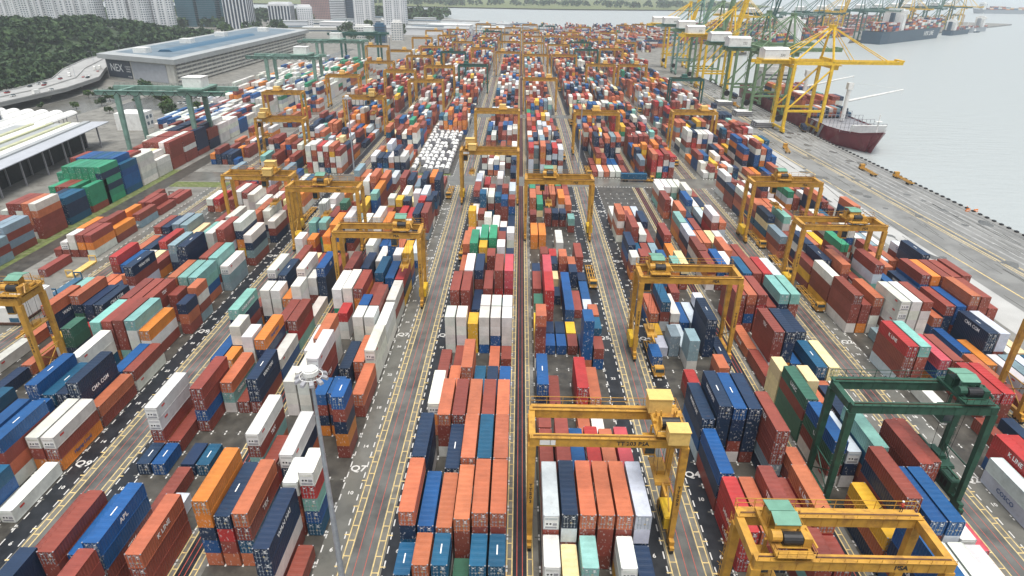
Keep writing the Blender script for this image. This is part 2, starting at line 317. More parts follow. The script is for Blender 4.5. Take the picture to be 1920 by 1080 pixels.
# ---------------- containers
# near stacks: block side, block number, row, front y, length 4=40ft 2=20ft, tiers, mean box height*100, paint top to bottom
STK="""A0,2,71.2,4,3,283,or;A1,2,71.2,4,4,283,rrr;A-1,1,97.0,4,1,275,rr;B0,0,142.2,2,2,258,yy;B0,0,135.7,2,2,292,yy;A0,1,71.2,4,3,292,bn;A0,0,71.2,4,4,292,onk;B0,1,142.2,2,1,258,nn;A0,3,71.2,4,4,258,orrr;B2,2,136.4,4,3,258,nnn;B0,0,109.9,4,3,292,bnn;B1,5,71.2,4,2,283,pR;A2,0,123.6,4,4,283,RrrW;B0,0,161.5,4,2,292,rr;B-1,4,102.7,2,4,267,brnO;A2,1,123.6,4,4,283,trr;B-1,4,83.4,2,3,267,wRt;A-2,5,130.8,2,3,267,GG;B2,1,162.2,4,4,292,rbr;A-1,0,97.0,4,4,267,wwr;A1,4,122.8,2,2,258,or;A-1,0,122.8,4,2,258,b;B-1,2,147.9,4,4,292,rOO;A0,4,97.0,4,4,258,rrn;A0,5,135.7,2,4,258,wwww;A-1,1,90.6,2,1,258,b;B-1,3,141.4,2,4,258,bb;A-1,3,122.8,2,4,283,www;B0,5,71.2,4,4,292,WWnn;A-1,1,122.8,2,2,258,O;A1,4,135.7,4,4,267,nnnnn;A-1,3,90.6,2,1,267,n;B2,3,136.4,4,3,258,WWr;A0,4,135.7,2,4,258,wwbb;A0,1,148.6,4,4,283,rrr;B2,3,162.2,4,4,283,rbr;B0,1,148.6,4,4,292,RRrr;A0,5,97.0,4,4,258,orr;B-1,1,147.9,4,4,292,www;B-1,2,109.2,4,5,292,w;A0,2,148.6,4,2,283,nn;B0,3,71.2,4,4,292,orrr;A1,5,97.0,4,3,267,rrrr;B-1,0,225.2,2,4,283,wyr;A0,5,71.2,4,4,292,ornb;B1,4,148.6,4,4,292,tnR;B-1,5,173.7,2,4,275,yy;B0,2,71.2,4,4,292,ortt;A1,2,97.0,4,5,258,bnnr;B-1,5,225.2,2,4,267,nnr;A1,1,148.6,4,3,292,krW;B0,4,71.2,4,4,292,orrr;A0,3,58.3,4,1,267,G;A0,4,71.2,4,4,292,orrb;A0,2,97.0,4,4,258,rrr;B0,4,64.8,2,3,258,ww;B-1,4,122.1,4,2,283,or;B-1,4,186.6,4,2,258,yyy;B2,4,162.2,4,4,283,rrr;A0,3,135.7,2,4,258,wwwb;A0,3,97.0,4,4,258,orr;B1,5,148.6,4,4,292,trr;B-1,3,231.7,2,4,283,wwr;A1,3,97.0,4,5,258,nnnnr;A-1,5,251.8,4,4,283,ob;A0,5,129.2,2,1,258,r;B2,5,149.4,4,3,267,rr;A0,5,193.8,2,4,258,www;A0,2,135.7,2,3,283,yyy;B-1,3,134.9,2,4,258,www;A0,2,187.3,4,4,275,gg;A1,4,174.4,2,3,292,tO;B0,0,174.4,2,2,275,n;B2,2,162.2,4,4,283,Orr;B0,1,71.2,4,4,292,nWr;B2,4,149.4,4,4,283,rrr;B-1,0,160.8,4,4,292,rr;B-1,5,251.1,4,4,275,nnn;A0,4,142.2,2,4,258,wwww;B-1,5,96.2,2,5,292,brnO;A1,4,103.5,4,2,267,rr;B-1,3,102.7,2,4,258,brnO;B1,3,71.2,4,4,292,bWt;A0,3,142.2,2,4,258,wwww;B-2,2,104.2,4,3,267,kn;A2,2,84.9,4,2,275,nR;A2,2,149.4,4,4,267,orww;A-2,5,143.7,4,3,258,nnn;A0,2,116.3,4,3,283,oo;B1,0,103.5,4,4,267,GrGG;A-2,2,201.7,4,3,283,ss;B-1,2,70.5,4,4,283,ork;B1,2,71.2,4,4,292,brr;B-1,4,64.0,4,4,283,nnw;A0,3,238.9,2,3,275,krr;A0,4,161.5,4,4,283,rrR;A-1,3,77.7,4,1,275,r;A1,1,97.0,4,5,267,nnnnn;A-1,4,161.5,2,3,267,ww;B0,5,64.8,2,2,292,nn;B0,2,174.4,2,1,292,c;A0,1,97.0,4,4,258,orr;A0,5,142.2,2,4,258,wwww;B-2,5,91.3,4,3,258,wrO;A0,3,155.1,4,3,292,rr;A-1,4,135.7,4,3,275,rtw;A1,5,129.2,4,1,275,nn;A0,5,161.5,4,4,283,ppR;B-2,2,155.8,4,4,258,orr;B0,0,71.2,4,4,283,Wrw;A0,1,135.7,2,4,258,wwww;B-2,3,168.7,4,4,267,rr;B-1,0,109.2,2,3,292,wwww;A-2,4,143.7,4,3,258,nnn;B-2,1,200.9,4,4,292,ww;B1,1,73.8,4,5,275,rnr;A-1,0,64.8,4,3,283,rr;A-1,1,129.2,2,4,258,ww;B1,1,148.6,4,4,283,orbr;B2,3,149.4,4,4,292,ort;B-2,3,213.9,4,4,258,orb;A-1,1,148.6,2,4,258,www;A-2,2,137.2,4,4,267,onn;B-1,1,109.2,4,4,275,wwww;B-2,4,104.2,4,4,275,nnn;A0,0,135.7,2,4,258,wwww;A-1,5,109.9,4,3,292,nnr;B2,5,162.2,4,4,292,rrr;A0,3,187.3,4,4,275,gg;B-1,0,186.6,4,3,267,ww;A0,3,109.9,4,2,258,kn;B0,5,135.7,2,3,258,kk;A-2,3,143.7,4,4,258,onG;A-1,0,135.7,4,4,283,tnr;A-1,3,64.8,4,4,275,bbr;A2,2,168.7,4,4,292,orW;A-1,5,232.4,2,4,267,tbb;B-2,4,168.7,4,4,267,tt;A0,5,109.9,4,2,258,bb;A-1,4,148.6,2,4,292,www;B-2,2,130.0,4,4,275,rrr;B0,0,129.2,2,5,292,orrr;B1,3,161.5,4,4,292,rrr;B1,2,148.6,4,4,283,rRrr;B0,1,64.8,2,2,292,cc;A0,2,161.5,4,4,283,nrr;B-1,1,225.2,2,4,267,yrr;B1,5,161.5,4,4,283,Wrt;B-1,4,134.9,2,4,258,www;B1,2,129.2,4,4,283,nnn;B-1,5,212.4,4,4,258,rrr;A0,4,213.1,2,2,258,ww;B-2,3,104.2,4,3,275,nn;B-2,0,130.0,4,4,258,ttt;B1,4,161.5,4,4,292,Rrr;A1,3,71.2,4,3,292,rr;B1,1,129.2,4,4,283,rrr;B-2,3,130.0,4,4,275,tww;A-2,1,147.3,4,3,275,tbr;A-1,2,148.6,2,4,258,www;B-2,1,130.0,4,4,267,rrr;B1,4,84.1,4,4,292,rrr;B0,4,135.7,2,1,258,nb;A0,4,64.8,2,3,258,kn;B0,1,135.7,2,1,258,bb;A-2,5,98.5,4,2,258,kn;B0,2,180.9,2,2,258,nn;B0,2,135.7,2,1,258,bb;A-1,4,90.6,2,1,258,k;A2,5,110.7,4,3,258,Rrr;A0,4,109.9,4,2,258,nn;B-1,0,212.4,4,3,267,rrr;A1,0,142.2,2,1,258,yy;B0,0,84.1,4,3,267,r;A2,4,91.3,4,1,275,RR;B0,0,64.8,2,3,258,ww;A-1,3,109.9,4,3,258,otw;B0,1,161.5,4,4,283,pp;A-2,4,130.8,2,2,275,y;A-1,2,219.6,2,4,275,G;A0,2,84.1,4,3,292,nnn;B-1,1,122.1,4,4,292,owww;A1,4,90.6,4,5,258,rrr;A-1,5,148.6,4,1,267,w;A0,5,64.8,2,3,258,kn;A0,2,64.8,2,3,258,kn;B-1,2,212.4,4,3,292,Rr;B-1,3,251.1,4,4,283,nn;B-1,4,173.7,2,4,258,ww;A1,4,71.2,4,4,292,oRr;B0,2,64.8,2,3,258,tw;B0,3,135.7,2,1,258,rr;A0,0,84.1,4,4,283,nnn;B-1,0,251.1,4,4,292,rr;B0,3,109.9,4,3,267,RRr;B-1,5,134.9,4,3,275,wwww;A2,0,149.4,4,4,283,rrr;B-1,4,76.9,2,4,292,wr;B-1,3,83.4,4,4,292,wn;A-2,3,201.7,4,3,275,sss;B0,0,97.0,2,3,258,rr;B-1,4,257.5,4,4,258,Or;B-1,1,193.0,2,2,258,bb;B-1,2,225.2,2,4,258,nrr;B-1,5,122.1,4,3,292,www;B-2,5,149.4,2,4,258,owrs;B-1,1,70.5,4,4,267,nRr;B0,5,129.2,2,2,292,rb;B1,3,58.3,4,3,275,ww;B-1,5,76.9,2,5,275,wRt;B1,2,58.3,4,3,275,ww;A0,2,251.8,2,3,258,rr;B-2,3,155.8,4,4,258,ttb;A2,1,149.4,4,3,283,rrO;B1,1,109.9,2,4,267,cc;B0,0,148.6,2,3,258,G;B-1,2,89.8,4,2,292,ww;B0,5,84.1,4,3,292,pr;A2,3,123.6,4,3,258,pb;B1,3,129.2,4,1,258,bb;B-2,1,104.2,4,4,258,bbb;B-1,5,109.2,4,2,292,or;B-1,1,238.2,4,3,292,ww;A0,4,238.9,2,4,292,rr;B0,3,142.2,2,1,258,yy;A-1,1,109.9,4,1,258,ww;B-1,1,141.4,2,3,258,Rww;A1,1,109.9,4,2,258,Rr;B0,3,84.1,4,3,292,Rn;B-2,2,194.5,2,3,275,bs;B-1,3,180.1,2,4,267,bb;B0,1,109.9,4,1,283,r;A0,0,103.5,4,3,267,wO;B-2,4,91.3,4,3,258,wrO;B0,4,84.1,4,3,275,or;A-1,0,90.6,2,1,258,n;B-1,0,270.4,4,2,292,rr;B-1,0,70.5,4,5,275,OOn;B2,1,149.4,4,3,283,rnnn;A0,4,226.0,2,4,283,brr;A-1,5,161.5,4,4,283,bnnn;B-1,3,70.5,4,1,292,ww;B-2,1,168.7,4,5,283,nnn;A0,0,116.3,4,2,275,r;B-2,5,117.1,4,2,267,rw;A2,1,84.9,4,3,267,RR;B-2,0,172.6,4,4,275,nnnr;B-2,2,142.9,4,4,258,rr;B1,4,58.3,4,3,258,ww;B1,0,122.8,4,1,292,rr;A-1,3,161.5,4,4,275,ww;A-1,5,193.8,4,5,292,ww;B-1,4,141.4,4,4,258,rrr;B1,2,161.5,4,4,292,kb;A0,0,187.3,4,3,292,or;B2,2,149.4,4,3,283,bbrt;A2,5,142.9,4,5,258,rwww;A-1,4,109.9,4,1,292,rr;A0,1,161.5,4,4,283,ww;B0,4,129.2,2,5,267,bbbb;B0,2,142.2,2,1,258,nn;A-1,5,64.8,4,3,292,orrr;A-1,0,51.9,4,4,267,nn;A1,3,64.8,2,4,258,rrt;A1,4,64.8,2,3,292,rOn;B-2,2,91.3,4,3,258,brr;B-1,5,160.8,4,3,283,Rn;A2,4,142.9,4,5,258,wwww;A-1,0,200.2,2,4,258,tt;A1,1,180.9,2,3,275,rrO;B0,1,187.3,2,2,292,rr;A-1,0,161.5,4,4,258,wn;A1,0,97.0,4,4,258,nnb;A2,4,110.7,4,3,258,Rrr;A0,0,148.6,4,4,283,rr;A-1,4,200.2,2,1,258,rr;B0,4,180.9,2,2,258,orr;A-1,1,161.5,4,3,292,nn;A-1,4,245.4,4,5,275,orb;B0,2,84.1,4,3,275,bn;B-2,0,239.7,4,3,258,rr;A-1,4,187.3,4,5,292,Oby;B1,4,135.7,4,3,258,nnn;B-2,4,130.0,4,3,275,Owr;B-1,1,167.2,4,3,292,nn;A0,4,180.9,2,4,267,ww;B0,5,142.2,2,3,267,or;A1,1,135.7,2,2,292,sss;A-1,1,63.3,4,4,267,rr;B2,1,130.0,4,1,258,Or;B0,0,103.5,2,1,258,r;A0,4,187.3,4,3,292,r;A-1,3,51.9,4,4,267,rr;B0,1,84.1,4,4,267,rr;B-1,0,147.9,4,4,283,ww;A0,0,213.1,2,4,275,yyy;A2,0,80.9,4,2,283,WW;A-1,0,219.6,2,3,283,wwww;B-1,0,89.8,4,4,267,wrt;A-1,2,64.8,4,3,283,b;A0,1,109.9,4,2,258,or;B-1,4,225.2,2,4,267,Rrr;A0,1,64.8,2,3,258,or;B0,5,174.4,2,1,258,nn;A0,0,51.9,4,2,292,r;A1,1,71.2,4,3,292,or;B-2,4,155.8,4,4,258,ttb;B1,0,148.6,4,4,283,rrrRr;A0,1,232.4,2,4,283,kk;B-2,4,117.1,4,2,258,bb;B0,3,180.9,2,3,258,orr;B-2,4,188.1,4,5,292,wnO;A-1,5,135.7,4,3,283,rRt;B-1,0,199.4,4,5,258,wwr;B-2,1,117.1,4,3,292,wwk;B1,1,90.6,4,3,283,Wn;B0,3,161.5,4,2,283,br;B-1,3,160.8,4,4,258,knn;B1,2,88.1,4,4,292,tk;B-2,1,142.9,4,4,258,rr;B2,0,175.2,4,3,275,orr;B-2,3,86.6,4,4,267,br;A-1,3,245.4,4,4,292,ww;B1,5,86.2,4,4,258,rr;B1,4,122.8,4,2,292,kn;A1,0,71.2,4,3,292,RRR;B-2,0,226.8,4,4,283,www;B-2,5,78.4,4,1,267,w;A2,3,142.9,4,5,258,www;B1,3,103.5,4,2,292,nG;A-2,5,240.4,4,3,258,rww;A0,3,174.4,2,4,258,rr;A-1,2,193.8,2,5,258,tr;A1,0,84.1,4,3,292,bnrt;A2,4,123.6,4,3,258,rr;A-2,4,240.4,4,3,267,wwrw;B-2,3,149.4,2,3,267,rr;B-1,4,211.0,4,4,258,nn;A2,4,162.2,4,5,292,rWt;B-2,4,72.0,4,3,258,kb;A1,0,180.9,2,3,258,wrO;B0,4,174.4,2,2,267,nn;A1,5,148.6,4,2,292,Wnn;B0,5,155.1,2,1,292,W;A0,1,180.9,4,4,292,gg;B0,4,155.1,4,1,258,r;A0,3,226.0,2,1,258,w;B-2,1,89.6,4,3,292,bb;B-2,5,207.4,4,3,267,wrnw;A0,0,64.6,2,2,292,kr;A-1,0,213.1,2,5,258,wwww;A-1,4,122.8,4,4,267,Onr;A2,0,175.2,4,3,267,ryr;A-1,2,103.5,4,4,267,rr;B-2,3,181.6,4,5,292,rr;B2,5,186.6,4,3,258,Wr;B2,4,177.2,4,4,292,nn;B1,1,174.4,4,3,292,bb;A0,2,213.1,2,3,292,ww;A-2,5,182.4,4,3,292,ssn;A1,3,180.9,2,3,267,brO;A1,2,129.2,2,3,283,ss;B1,5,122.8,4,2,292,ccc;A0,2,180.9,2,4,258,yy;A2,5,155.8,4,4,258,bb;B-1,3,148.0,4,3,258,rr;A1,0,188.6,4,3,292,nbr;A2,0,162.2,4,4,267,wrr;B-2,0,142.9,4,4,258,rr;A1,0,135.7,2,1,258,W;B0,2,163.0,2,1,292,nn;B0,3,148.9,4,2,292,bb;B-2,0,199.6,4,3,283,rr;B-1,5,238.2,2,3,283,nkr;B-2,5,104.2,4,2,258,or;B-1,5,147.9,4,3,283,wrw;B1,0,116.3,2,3,292,ccc;A0,1,219.6,2,3,258,rw;B-1,3,120.0,4,2,258,nn;B1,1,58.3,4,3,292,ww;B-2,2,168.4,2,2,258,t;B-1,4,160.8,4,3,292,bnr;B-2,4,211.5,4,4,258,wwn;A1,5,80.4,4,3,258,or;A-1,1,245.4,2,1,267,rr;A-2,5,214.6,4,2,258,rr;B1,0,90.6,4,4,267,bG;A-1,1,189.0,2,3,292,OR;A-2,5,159.1,4,4,292,nrW;A-1,0,185.7,2,4,258,www;A-1,4,258.2,4,2,267,bbr;B1,0,58.3,4,5,283,bb;A0,5,226.0,2,4,283,rb;A-1,5,271.2,4,2,292,Wr;B-2,5,168.7,4,3,267,wssr;B-1,4,231.7,4,4,275,WWr;A-2,4,137.2,2,1,292,RO;B-2,1,185.7,4,4,292,ww;B-1,5,60.4,4,1,258,rr;A1,2,165.6,4,4,258,R;B0,2,187.3,2,2,258,Rr;B-2,5,142.9,2,3,292,norrr;A0,3,84.1,4,4,280,orrr;A0,4,84.1,4,4,280,knrr;A0,5,84.1,4,4,280,orrr"""
BOX=[]; OCC={}
def wrand(rng,pal): return rng.choice(pal)
PAL='rrrrrrrrrrroooooooooowwwwwwwwwWWnnnnnnbbbkksstgyOORRcr'
def add_stack(key,x,y,L,n,h,cols,rng):
    z=.12; cols=list(cols)
    while len(cols)<n: cols.append(rng.choice(PAL))
    cols=cols[:n][::-1]   # bottom first
    for i in range(n):
        BOX.append([key,x,y,L,z,h,cols[i],i,n]); z+=h
    OCC.setdefault(key,[]).append((y,y+L,z))
rng=random.Random(11)
for l in STK.split(';'):
    a=l.split(','); sd_,k,i=a[0][0],int(a[0][1:]),int(a[1]); y=float(a[2]); x0,p=rowset(sd_,k)
    add_stack((sd_,k,i),x0+i*p,y,12.19 if a[3]=='4' else 6.06,int(a[4]),int(a[5])/100,a[6],rng)
def free(key,y,L): return all(y+L+.1<=a or y>=b_+.1 for a,b_,_ in OCC.get(key,[]))
FILL={('A',-2):.75,('B',-2):.6,('A',-1):.5,('B',-1):.45,('A',0):.25,('B',0):.15,('A',1):.4,('B',1):.55,('A',2):.6,('B',2):.7}
EMPTY=[('A',1,150,118,136),('A',1,150,232,280),('B',0,0,123,134),('B',0,0,184,205),('A',1,0,96,122)]
def blockfill(sd_,k,y0,y1,prob,hmax,pal,rng,skip=None):
    x0,p=rowset(sd_,k); y=y0+1
    while y+12.2<y1:
        dens=rng.random(); hh=rng.choice([2,3,3,4,4,5][:hmax+1]); fav=rng.choice(PAL); two=rng.random()<.3
        for i in range(6):
            if rng.random()>prob: continue
            key=(sd_,k,i)
            for (yy,L) in ([(y,6.06),(y+6.4,6.06)] if two else [(y,12.19)]):
                if not free(key,yy,L): continue
                n=max(1,min(5,hh+rng.choice([-1,0,0,0,1])-(2 if dens<.18 else 0)))
                if n<=0: continue
                cs=[fav if rng.random()<.35 else rng.choice(pal) for _ in range(n)]
                add_stack(key,x0+i*p,yy,L,n,rng.choice([2.6,2.75,2.89]),cs,rng)
        y+=12.87
for (sd_,k),pr in FILL.items():
    x0,p=rowset(sd_,k); 
    for j in range(-2,32,2):
        y=71.2+6.45*j
        if y+12.3>281: continue
        nn_=0
        if sd_=='A' and k==1 and (100<y<134 or 238<y<268): continue
        if sd_=='B' and k==0 and (118<y<136 or 172<y<238): continue
        if sd_=='A' and k==-1 and (84<y<111): continue
        if sd_=='A' and k==-2 and 205<y<228: continue
        for i in range(6):
            nb=[t for q in(-1,1) for (a,b_,t) in OCC.get((sd_,k,i+q),[]) if a<y+6<b_]
            hi=max(nb) if nb else 0
            n=max(1,min(3,int(hi/2.7)-1))
            if y>168:
                pr=.8 if not(sd_=='A' and k==1 and i>3) else .3; n=rng.choice([2,3,3,4]) if hi<2 else max(2,min(4,int(hi/2.7)+rng.choice([-1,0,0])))
            if rng.random()<pr and free((sd_,k,i),y,12.19) and n>0: add_stack((sd_,k,i),x0+i*p,y,12.19,n,2.65,[rng.choice(PAL) for _ in range(n)],rng)
for si,(y0,y1) in enumerate(SEG[1:]):
    for k in range(-3,3):
        for sd_ in 'AB':
            if k==-3: continue
            if (sd_,k)==('B',-1) and si==0: blockfill(sd_,k,385,y1,.8,4,PAL,rng); continue
            blockfill(sd_,k,y0,y1,{0:.86,1:.9,2:.92}[si] if k>-2 else .7,5,PAL,rng)
for (i,y,L,cs) in [(0,205,12.19,'OO'),(1,205,12.19,'OO'),(3,198,12.19,'ww'),(5,186,12.19,'rr'),(0,178,6.06,'trr'),(5,222,6.06,'tr'),(0,226,6.06,'rr'),(2,228,6.06,'rr'),(3,228,6.06,'nr'),(4,228,6.06,'nr'),(5,178,12.19,'rr')]:
    if free(('B',0,i),y,L): add_stack(('B',0,i),rowset('B',0)[0]+2.83*i,y,L,len(cs),2.7,list(cs),rng)
# dense reach-stacker yard beyond the rail siding
LY=[(191,5,'ssrRbr',4),(207.5,5,'rooorw',5),(222,3,'nnnnk',4),(236,6,'rgg',4),(246,7,'ggngtg',6),(259.5,8,'bbbkbr',6),(273,4,'wwwrR',5),(286.5,5,'wwwc',4),(300,7,'rwrr',5),(313.5,8,'wwrw',5),(327,7,'wrwn',5),(340.5,9,'nnron',5),(354,14,'wwbrw',5),(368,16,'wwwW',4),(381,17,'wrbW',4),(395,17,'wWbr',4),(409,15,'wwrn',4)]
for (y,nr,pal,hh) in LY:
    for i in range(nr):
        n=max(2,hh-(rng.random()<.3)-(1 if i==0 and rng.random()<.4 else 0)); c0=rng.choice(pal)
        add_stack(('L',0,i),-169.8-2.62*i,y,12.19,n,2.6,[c0 if rng.random()<.6 else rng.choice(pal) for _ in range(n)],rng)
for (y,pal,hh,nr) in [(165,'rRbn',4,6),(178,'sbrO',3,6)]:
    for i in range(nr): add_stack(('L',0,i),-168.5-2.62*i,y,12.19,hh,2.7,[rng.choice(pal) for _ in range(hh)],rng)
# stacks further left along the long shed and north of it
for y in range(425,662,13):
    for i in range(-7 if y>466 else 0,16):
        if rng.random()<.9: n=rng.choice([4,5,5,6]); add_stack(('L',1,i),-168-2.8*i,y,12.19,n,2.6,[rng.choice('wwwwwwwwWrgbO' if y<560 or i>0 else 'wwwggOor') for _ in range(n)],rng)
# block B-3 (between the siding and the first road): sparse groups
for (y,hs,cs) in [(192,[1,2,3,3,3],'rrOrw'),(205,[2,2,1,3,2],'rOrRO'),(220,[1,0,2,1,2],'OrOrs'),(234,[0,1,2,2,1],'rOrsr'),(176,[0,0,1,0,0],'r'),(248,[1,0,0,1,1],'r'),(310,[2,3,2,2,1],'bOrnr'),(324,[2,2,1,2,2],'rOnrr'),(340,[2,1,2,2,2],'nrrow'),(360,[3,2,3,2,3],'Orwrt'),(400,[2,3,3,4,3],'rrobw'),(420,[3,3,3,4,3],'rROow'),(452,[3,3,3,4,3],'grobw')]:
    for i,n in enumerate(hs):
        if n: add_stack(('C',0,i),-153.5+2.83*i,y,12.19 if rng.random()<.75 else 6.06,n,2.6,[rng.choice(cs) for _ in range(n)],rng)
for (y,hs,cs) in [(310,[2,3,2,2,3,2],'bOrnrw'),(330,[2,2,3,2,2,2],'rOnrrb'),(352,[2,1,2,2,2,3],'nrrow'),(372,[3,2,3,2,3,3],'Orwrt')]:
    pass
# the far terminal across the basin and the far end of the yard
FX=[rowset(s_,k_)[0]+rowset(s_,k_)[1]*i_ for k_ in range(-3,5) for s_ in 'AB' for i_ in range(6)]
for y in range(905,1385,13):
    for x in FX:
        if x<-140 or x>250: continue
        if x>230 and y<900: continue
        if y<1000 and x>180: continue
        if rng.random()<.72: 
            n=rng.choice([1,2,3,4]); add_stack(('F',0,0),x,y,12.19,n,2.6,[rng.choice(PAL) for _ in range(n)],rng) if True else 0
u_=(816-252)/751.; 
d_=Vector((564,496,0)).normalized(); nrm=Vector((-d_.y,d_.x,0))
for a in range(10,1250,13):
    for r in range(10,52):
        if r%9<2 or rng.random()<.3: continue
        p_=Vector((252,872,0))+d_*a+nrm*(45+r*6)
        n=rng.choice([1,2,3,4]); BOX.append([('G',0,0),p_.x,p_.y,12.19,.1,2.6*n,rng.choice(PAL),0,n])
# rank by how large each box shows
Ri=cam.matrix_world.to_3x3().transposed()
def prj(x,y,z):
    c=Ri@Vector((x,y,z-85)); 
    if c.z>-1: return None
    return (512+1024*22.096/36*c.x/-c.z, 288-1024*22.096/36*c.y/-c.z)
def area(pts):
    q=[prj(*p) for p in pts]
    if any(t is None for t in q): return 0
    cx=sum(t[0] for t in q)/4; cy=sum(t[1] for t in q)/4
    if not(-12<cx<1036 and -12<cy<588): return 0
    q=[(min(1024,max(0,a)),min(576,max(0,b_))) for a,b_ in q]
    return abs(sum(q[i][0]*q[(i+1)%4][1]-q[(i+1)%4][0]*q[i][1] for i in range(4)))/2
def shown(B):
    key,x,y,L,z,h,c,i,n=B
    if key[0] in 'FG' or y>330: return 0
    x0,x1,y1,z1=x-1.22,x+1.22,y+L,z+h; A=0
    if i==n-1: A+=area([(x0,y,z1),(x1,y,z1),(x1,y1,z1),(x0,y1,z1)])
    if not any(0<=y-b_<2.5 and t>z+1.3 for a,b_,t in OCC.get(key,[])): A+=area([(x0,y,z),(x1,y,z),(x1,y,z1),(x0,y,z1)])
    s=1 if x<0 else -1
    nb=OCC.get((key[0],key[1],key[2]+s),[])
    if not any(a<y+L/2<b_ and t>z+1.3 for a,b_,t in nb):
        X=x+1.22*s; A+=area([(X,y,z),(X,y1,z),(X,y1,z1),(X,y,z1)])
    return A
rank=sorted(((shown(B),q) for q,B in enumerate(BOX)),reverse=True)
NEAR=set(q for a,q in rank[:300])
# shared meshes of a container
CM={}
def corr(b,axis,fixed,sgn,a0,a1,z0,z1,d=.05,p=.56,m=0):
    n=int((a1-a0)/p); st=(a1-a0)/n; pts=[]
    for i in range(n):
        a=a0+i*st; pts+=[(a,0),(a+st*.32,0),(a+st*.5,-d),(a+st*.82,-d)]
    pts.append((a1,0))
    for (p0,d0),(p1,d1) in zip(pts,pts[1:]):
        if axis=='side':
            X0,X1=fixed+sgn*d0,fixed+sgn*d1; q=[(X0,p0,z0),(X1,p1,z0),(X1,p1,z1),(X0,p0,z1)]; q=q if sgn>0 else q[::-1]
        else:
            q=[(-1.16,p0,z1+d0*.6),(1.16,p0,z1+d0*.6),(1.16,p1,z1+d1*.6),(-1.16,p1,z1+d1*.6)]
        b.quad(*q,m)
def body_mesh(L,H,kind):
    k=('b',L,H,kind)
    if k in CM: return CM[k]
    b=MB(); t=.11
    # posts and rails proud of the panels
    for sx in(-1,1):
        xa,xb=sorted((sx*1.22,sx*(1.22-t)))
        b.box(xa,xb,0,.16,0,H); b.box(xa,xb,L-.16,L,0,H); b.box(xa,xb,.16,L-.16,0,.16); b.box(xa,xb,.16,L-.16,H-.1,H)
    b.box(-1.11,1.11,0,.1,H-.12,H); b.box(-1.11,1.11,0,.1,0,.14); b.box(-1.11,1.11,L-.1,L,H-.12,H); b.box(-1.11,1.11,L-.1,L,0,.14)
    if kind=='w':
        b.box(-1.19,1.19,.1,L-.1,.16,H-.1); b.quad((-1.11,.1,H-.03),(1.11,.1,H-.03),(1.11,L-.1,H-.03),(-1.11,L-.1,H-.03))
    else:
        corr(b,'side',1.195,1,.16,L-.16,.16,H-.1); corr(b,'side',-1.195,-1,.16,L-.16,.16,H-.1); corr(b,'roof',0,1,.1,L-.1,0,H-.01,p=1.05)
        b.quad((1.1,L-.05,.14),(-1.1,L-.05,.14),(-1.1,L-.05,H-.1),(1.1,L-.05,H-.1)); b.quad((-1.1,.12,.14),(1.1,.12,.14),(1.1,.12,H-.1),(-1.1,.12,H-.1))
    # corner castings
    for x in(-1.225,1.045):
        for y in(-.006,L-.172):
            for z in(-.005,H-.113): b.box(x,x+.18,y,y+.178,z,z+.118,1)
    CM[k]=b.mesh('body',[P_OBJ,M['lamp_grey']]); return CM[k]
def door_mesh(H,s):
    k=('d',H,s)
    if k in CM: return CM[k]
    b=MB(); x0,x1=(-1.09,-.01) if s<0 else (.01,1.09); b.box(x0,x1,.045,.11,.16,H-.13)
    for q in(.27,.72):
        x=x0+(x1-x0)*q; b.bar((x,.0,.12),(x,.0,H-.1),.03,1)
        for z in(.35,.95,H-.9,H-.35): b.box(x-.09,x+.09,-.02,.045,z,z+.06,1)
    if s>0:
        b.box(x0+.38,x0+.7,.025,.044,H-.72,H-.5,2); b.box(x0+.42,x1-.2,.025,.044,H-1.0,H-.9,2); b.box(x0+.12,x0+.42,.025,.044,1.0,1.25,3)
    else: b.box(x0+.3,x0+.62,.025,.044,H-.6,H-.45,2)
    b.box(x0+.1,x1-.1,.02,.045,1.05,1.09,1)
    CM[k]=b.mesh('door',[P_OBJ,M['steel'],M['text_white'],M['line_yellow']]); return CM[k]
def reefer_mesh(H):
    k=('f',H)
    if k in CM: return CM[k]
    b=MB(); b.box(-1.08,1.08,.0,.11,.18,H-.14)
    for x in(-.62,-.1): 
        b.bar((x,-.03,H*.42),(x,.0,H*.42),.17,1,n=8)
    b.box(-.9,.9,-.02,.0,.3,.62,2); b.box(.25,.9,-.03,.0,.85,1.35,2); b.box(-.95,.95,-.02,.0,H-.8,H-.35,3)
    CM[k]=b.mesh('refrigeration_unit',[M['white'],M['black'],M['lamp_grey'],P_OBJ]); return CM[k]
ORD=['first','second','third','fourth','fifth','sixth','seventh','eighth','ninth','tenth','eleventh','twelfth','thirteenth','fourteenth','fifteenth','sixteenth','seventeenth','eighteenth','nineteenth','twentieth']
def ordn(i): return ORD[i] if i<20 else '%dth'%(i+1)
BLK={('A',0):'Q6',('B',0):'Q5',('A',1):'Q4',('B',1):'Q3',('A',2):'Q2',('B',2):'Q1',('B',-1):'Q7',('A',-1):'Q8',('B',-2):'Q9',('A',-2):'Q10'}
WORDS={'n':['CMA CGM','WAN HAI',''],'b':['APL',''],'w':['',''],'r':['','TEX',''],'o':['','K LINE',''],'O':['Hapag-Lloyd'],'g':['EVERGREEN'],'G':['UASC'],'s':['MAERSK'],'R':['HYUNDAI','K LINE'],'t':['CHINA SHIPPING'],'W':['COSCO']}
used={}
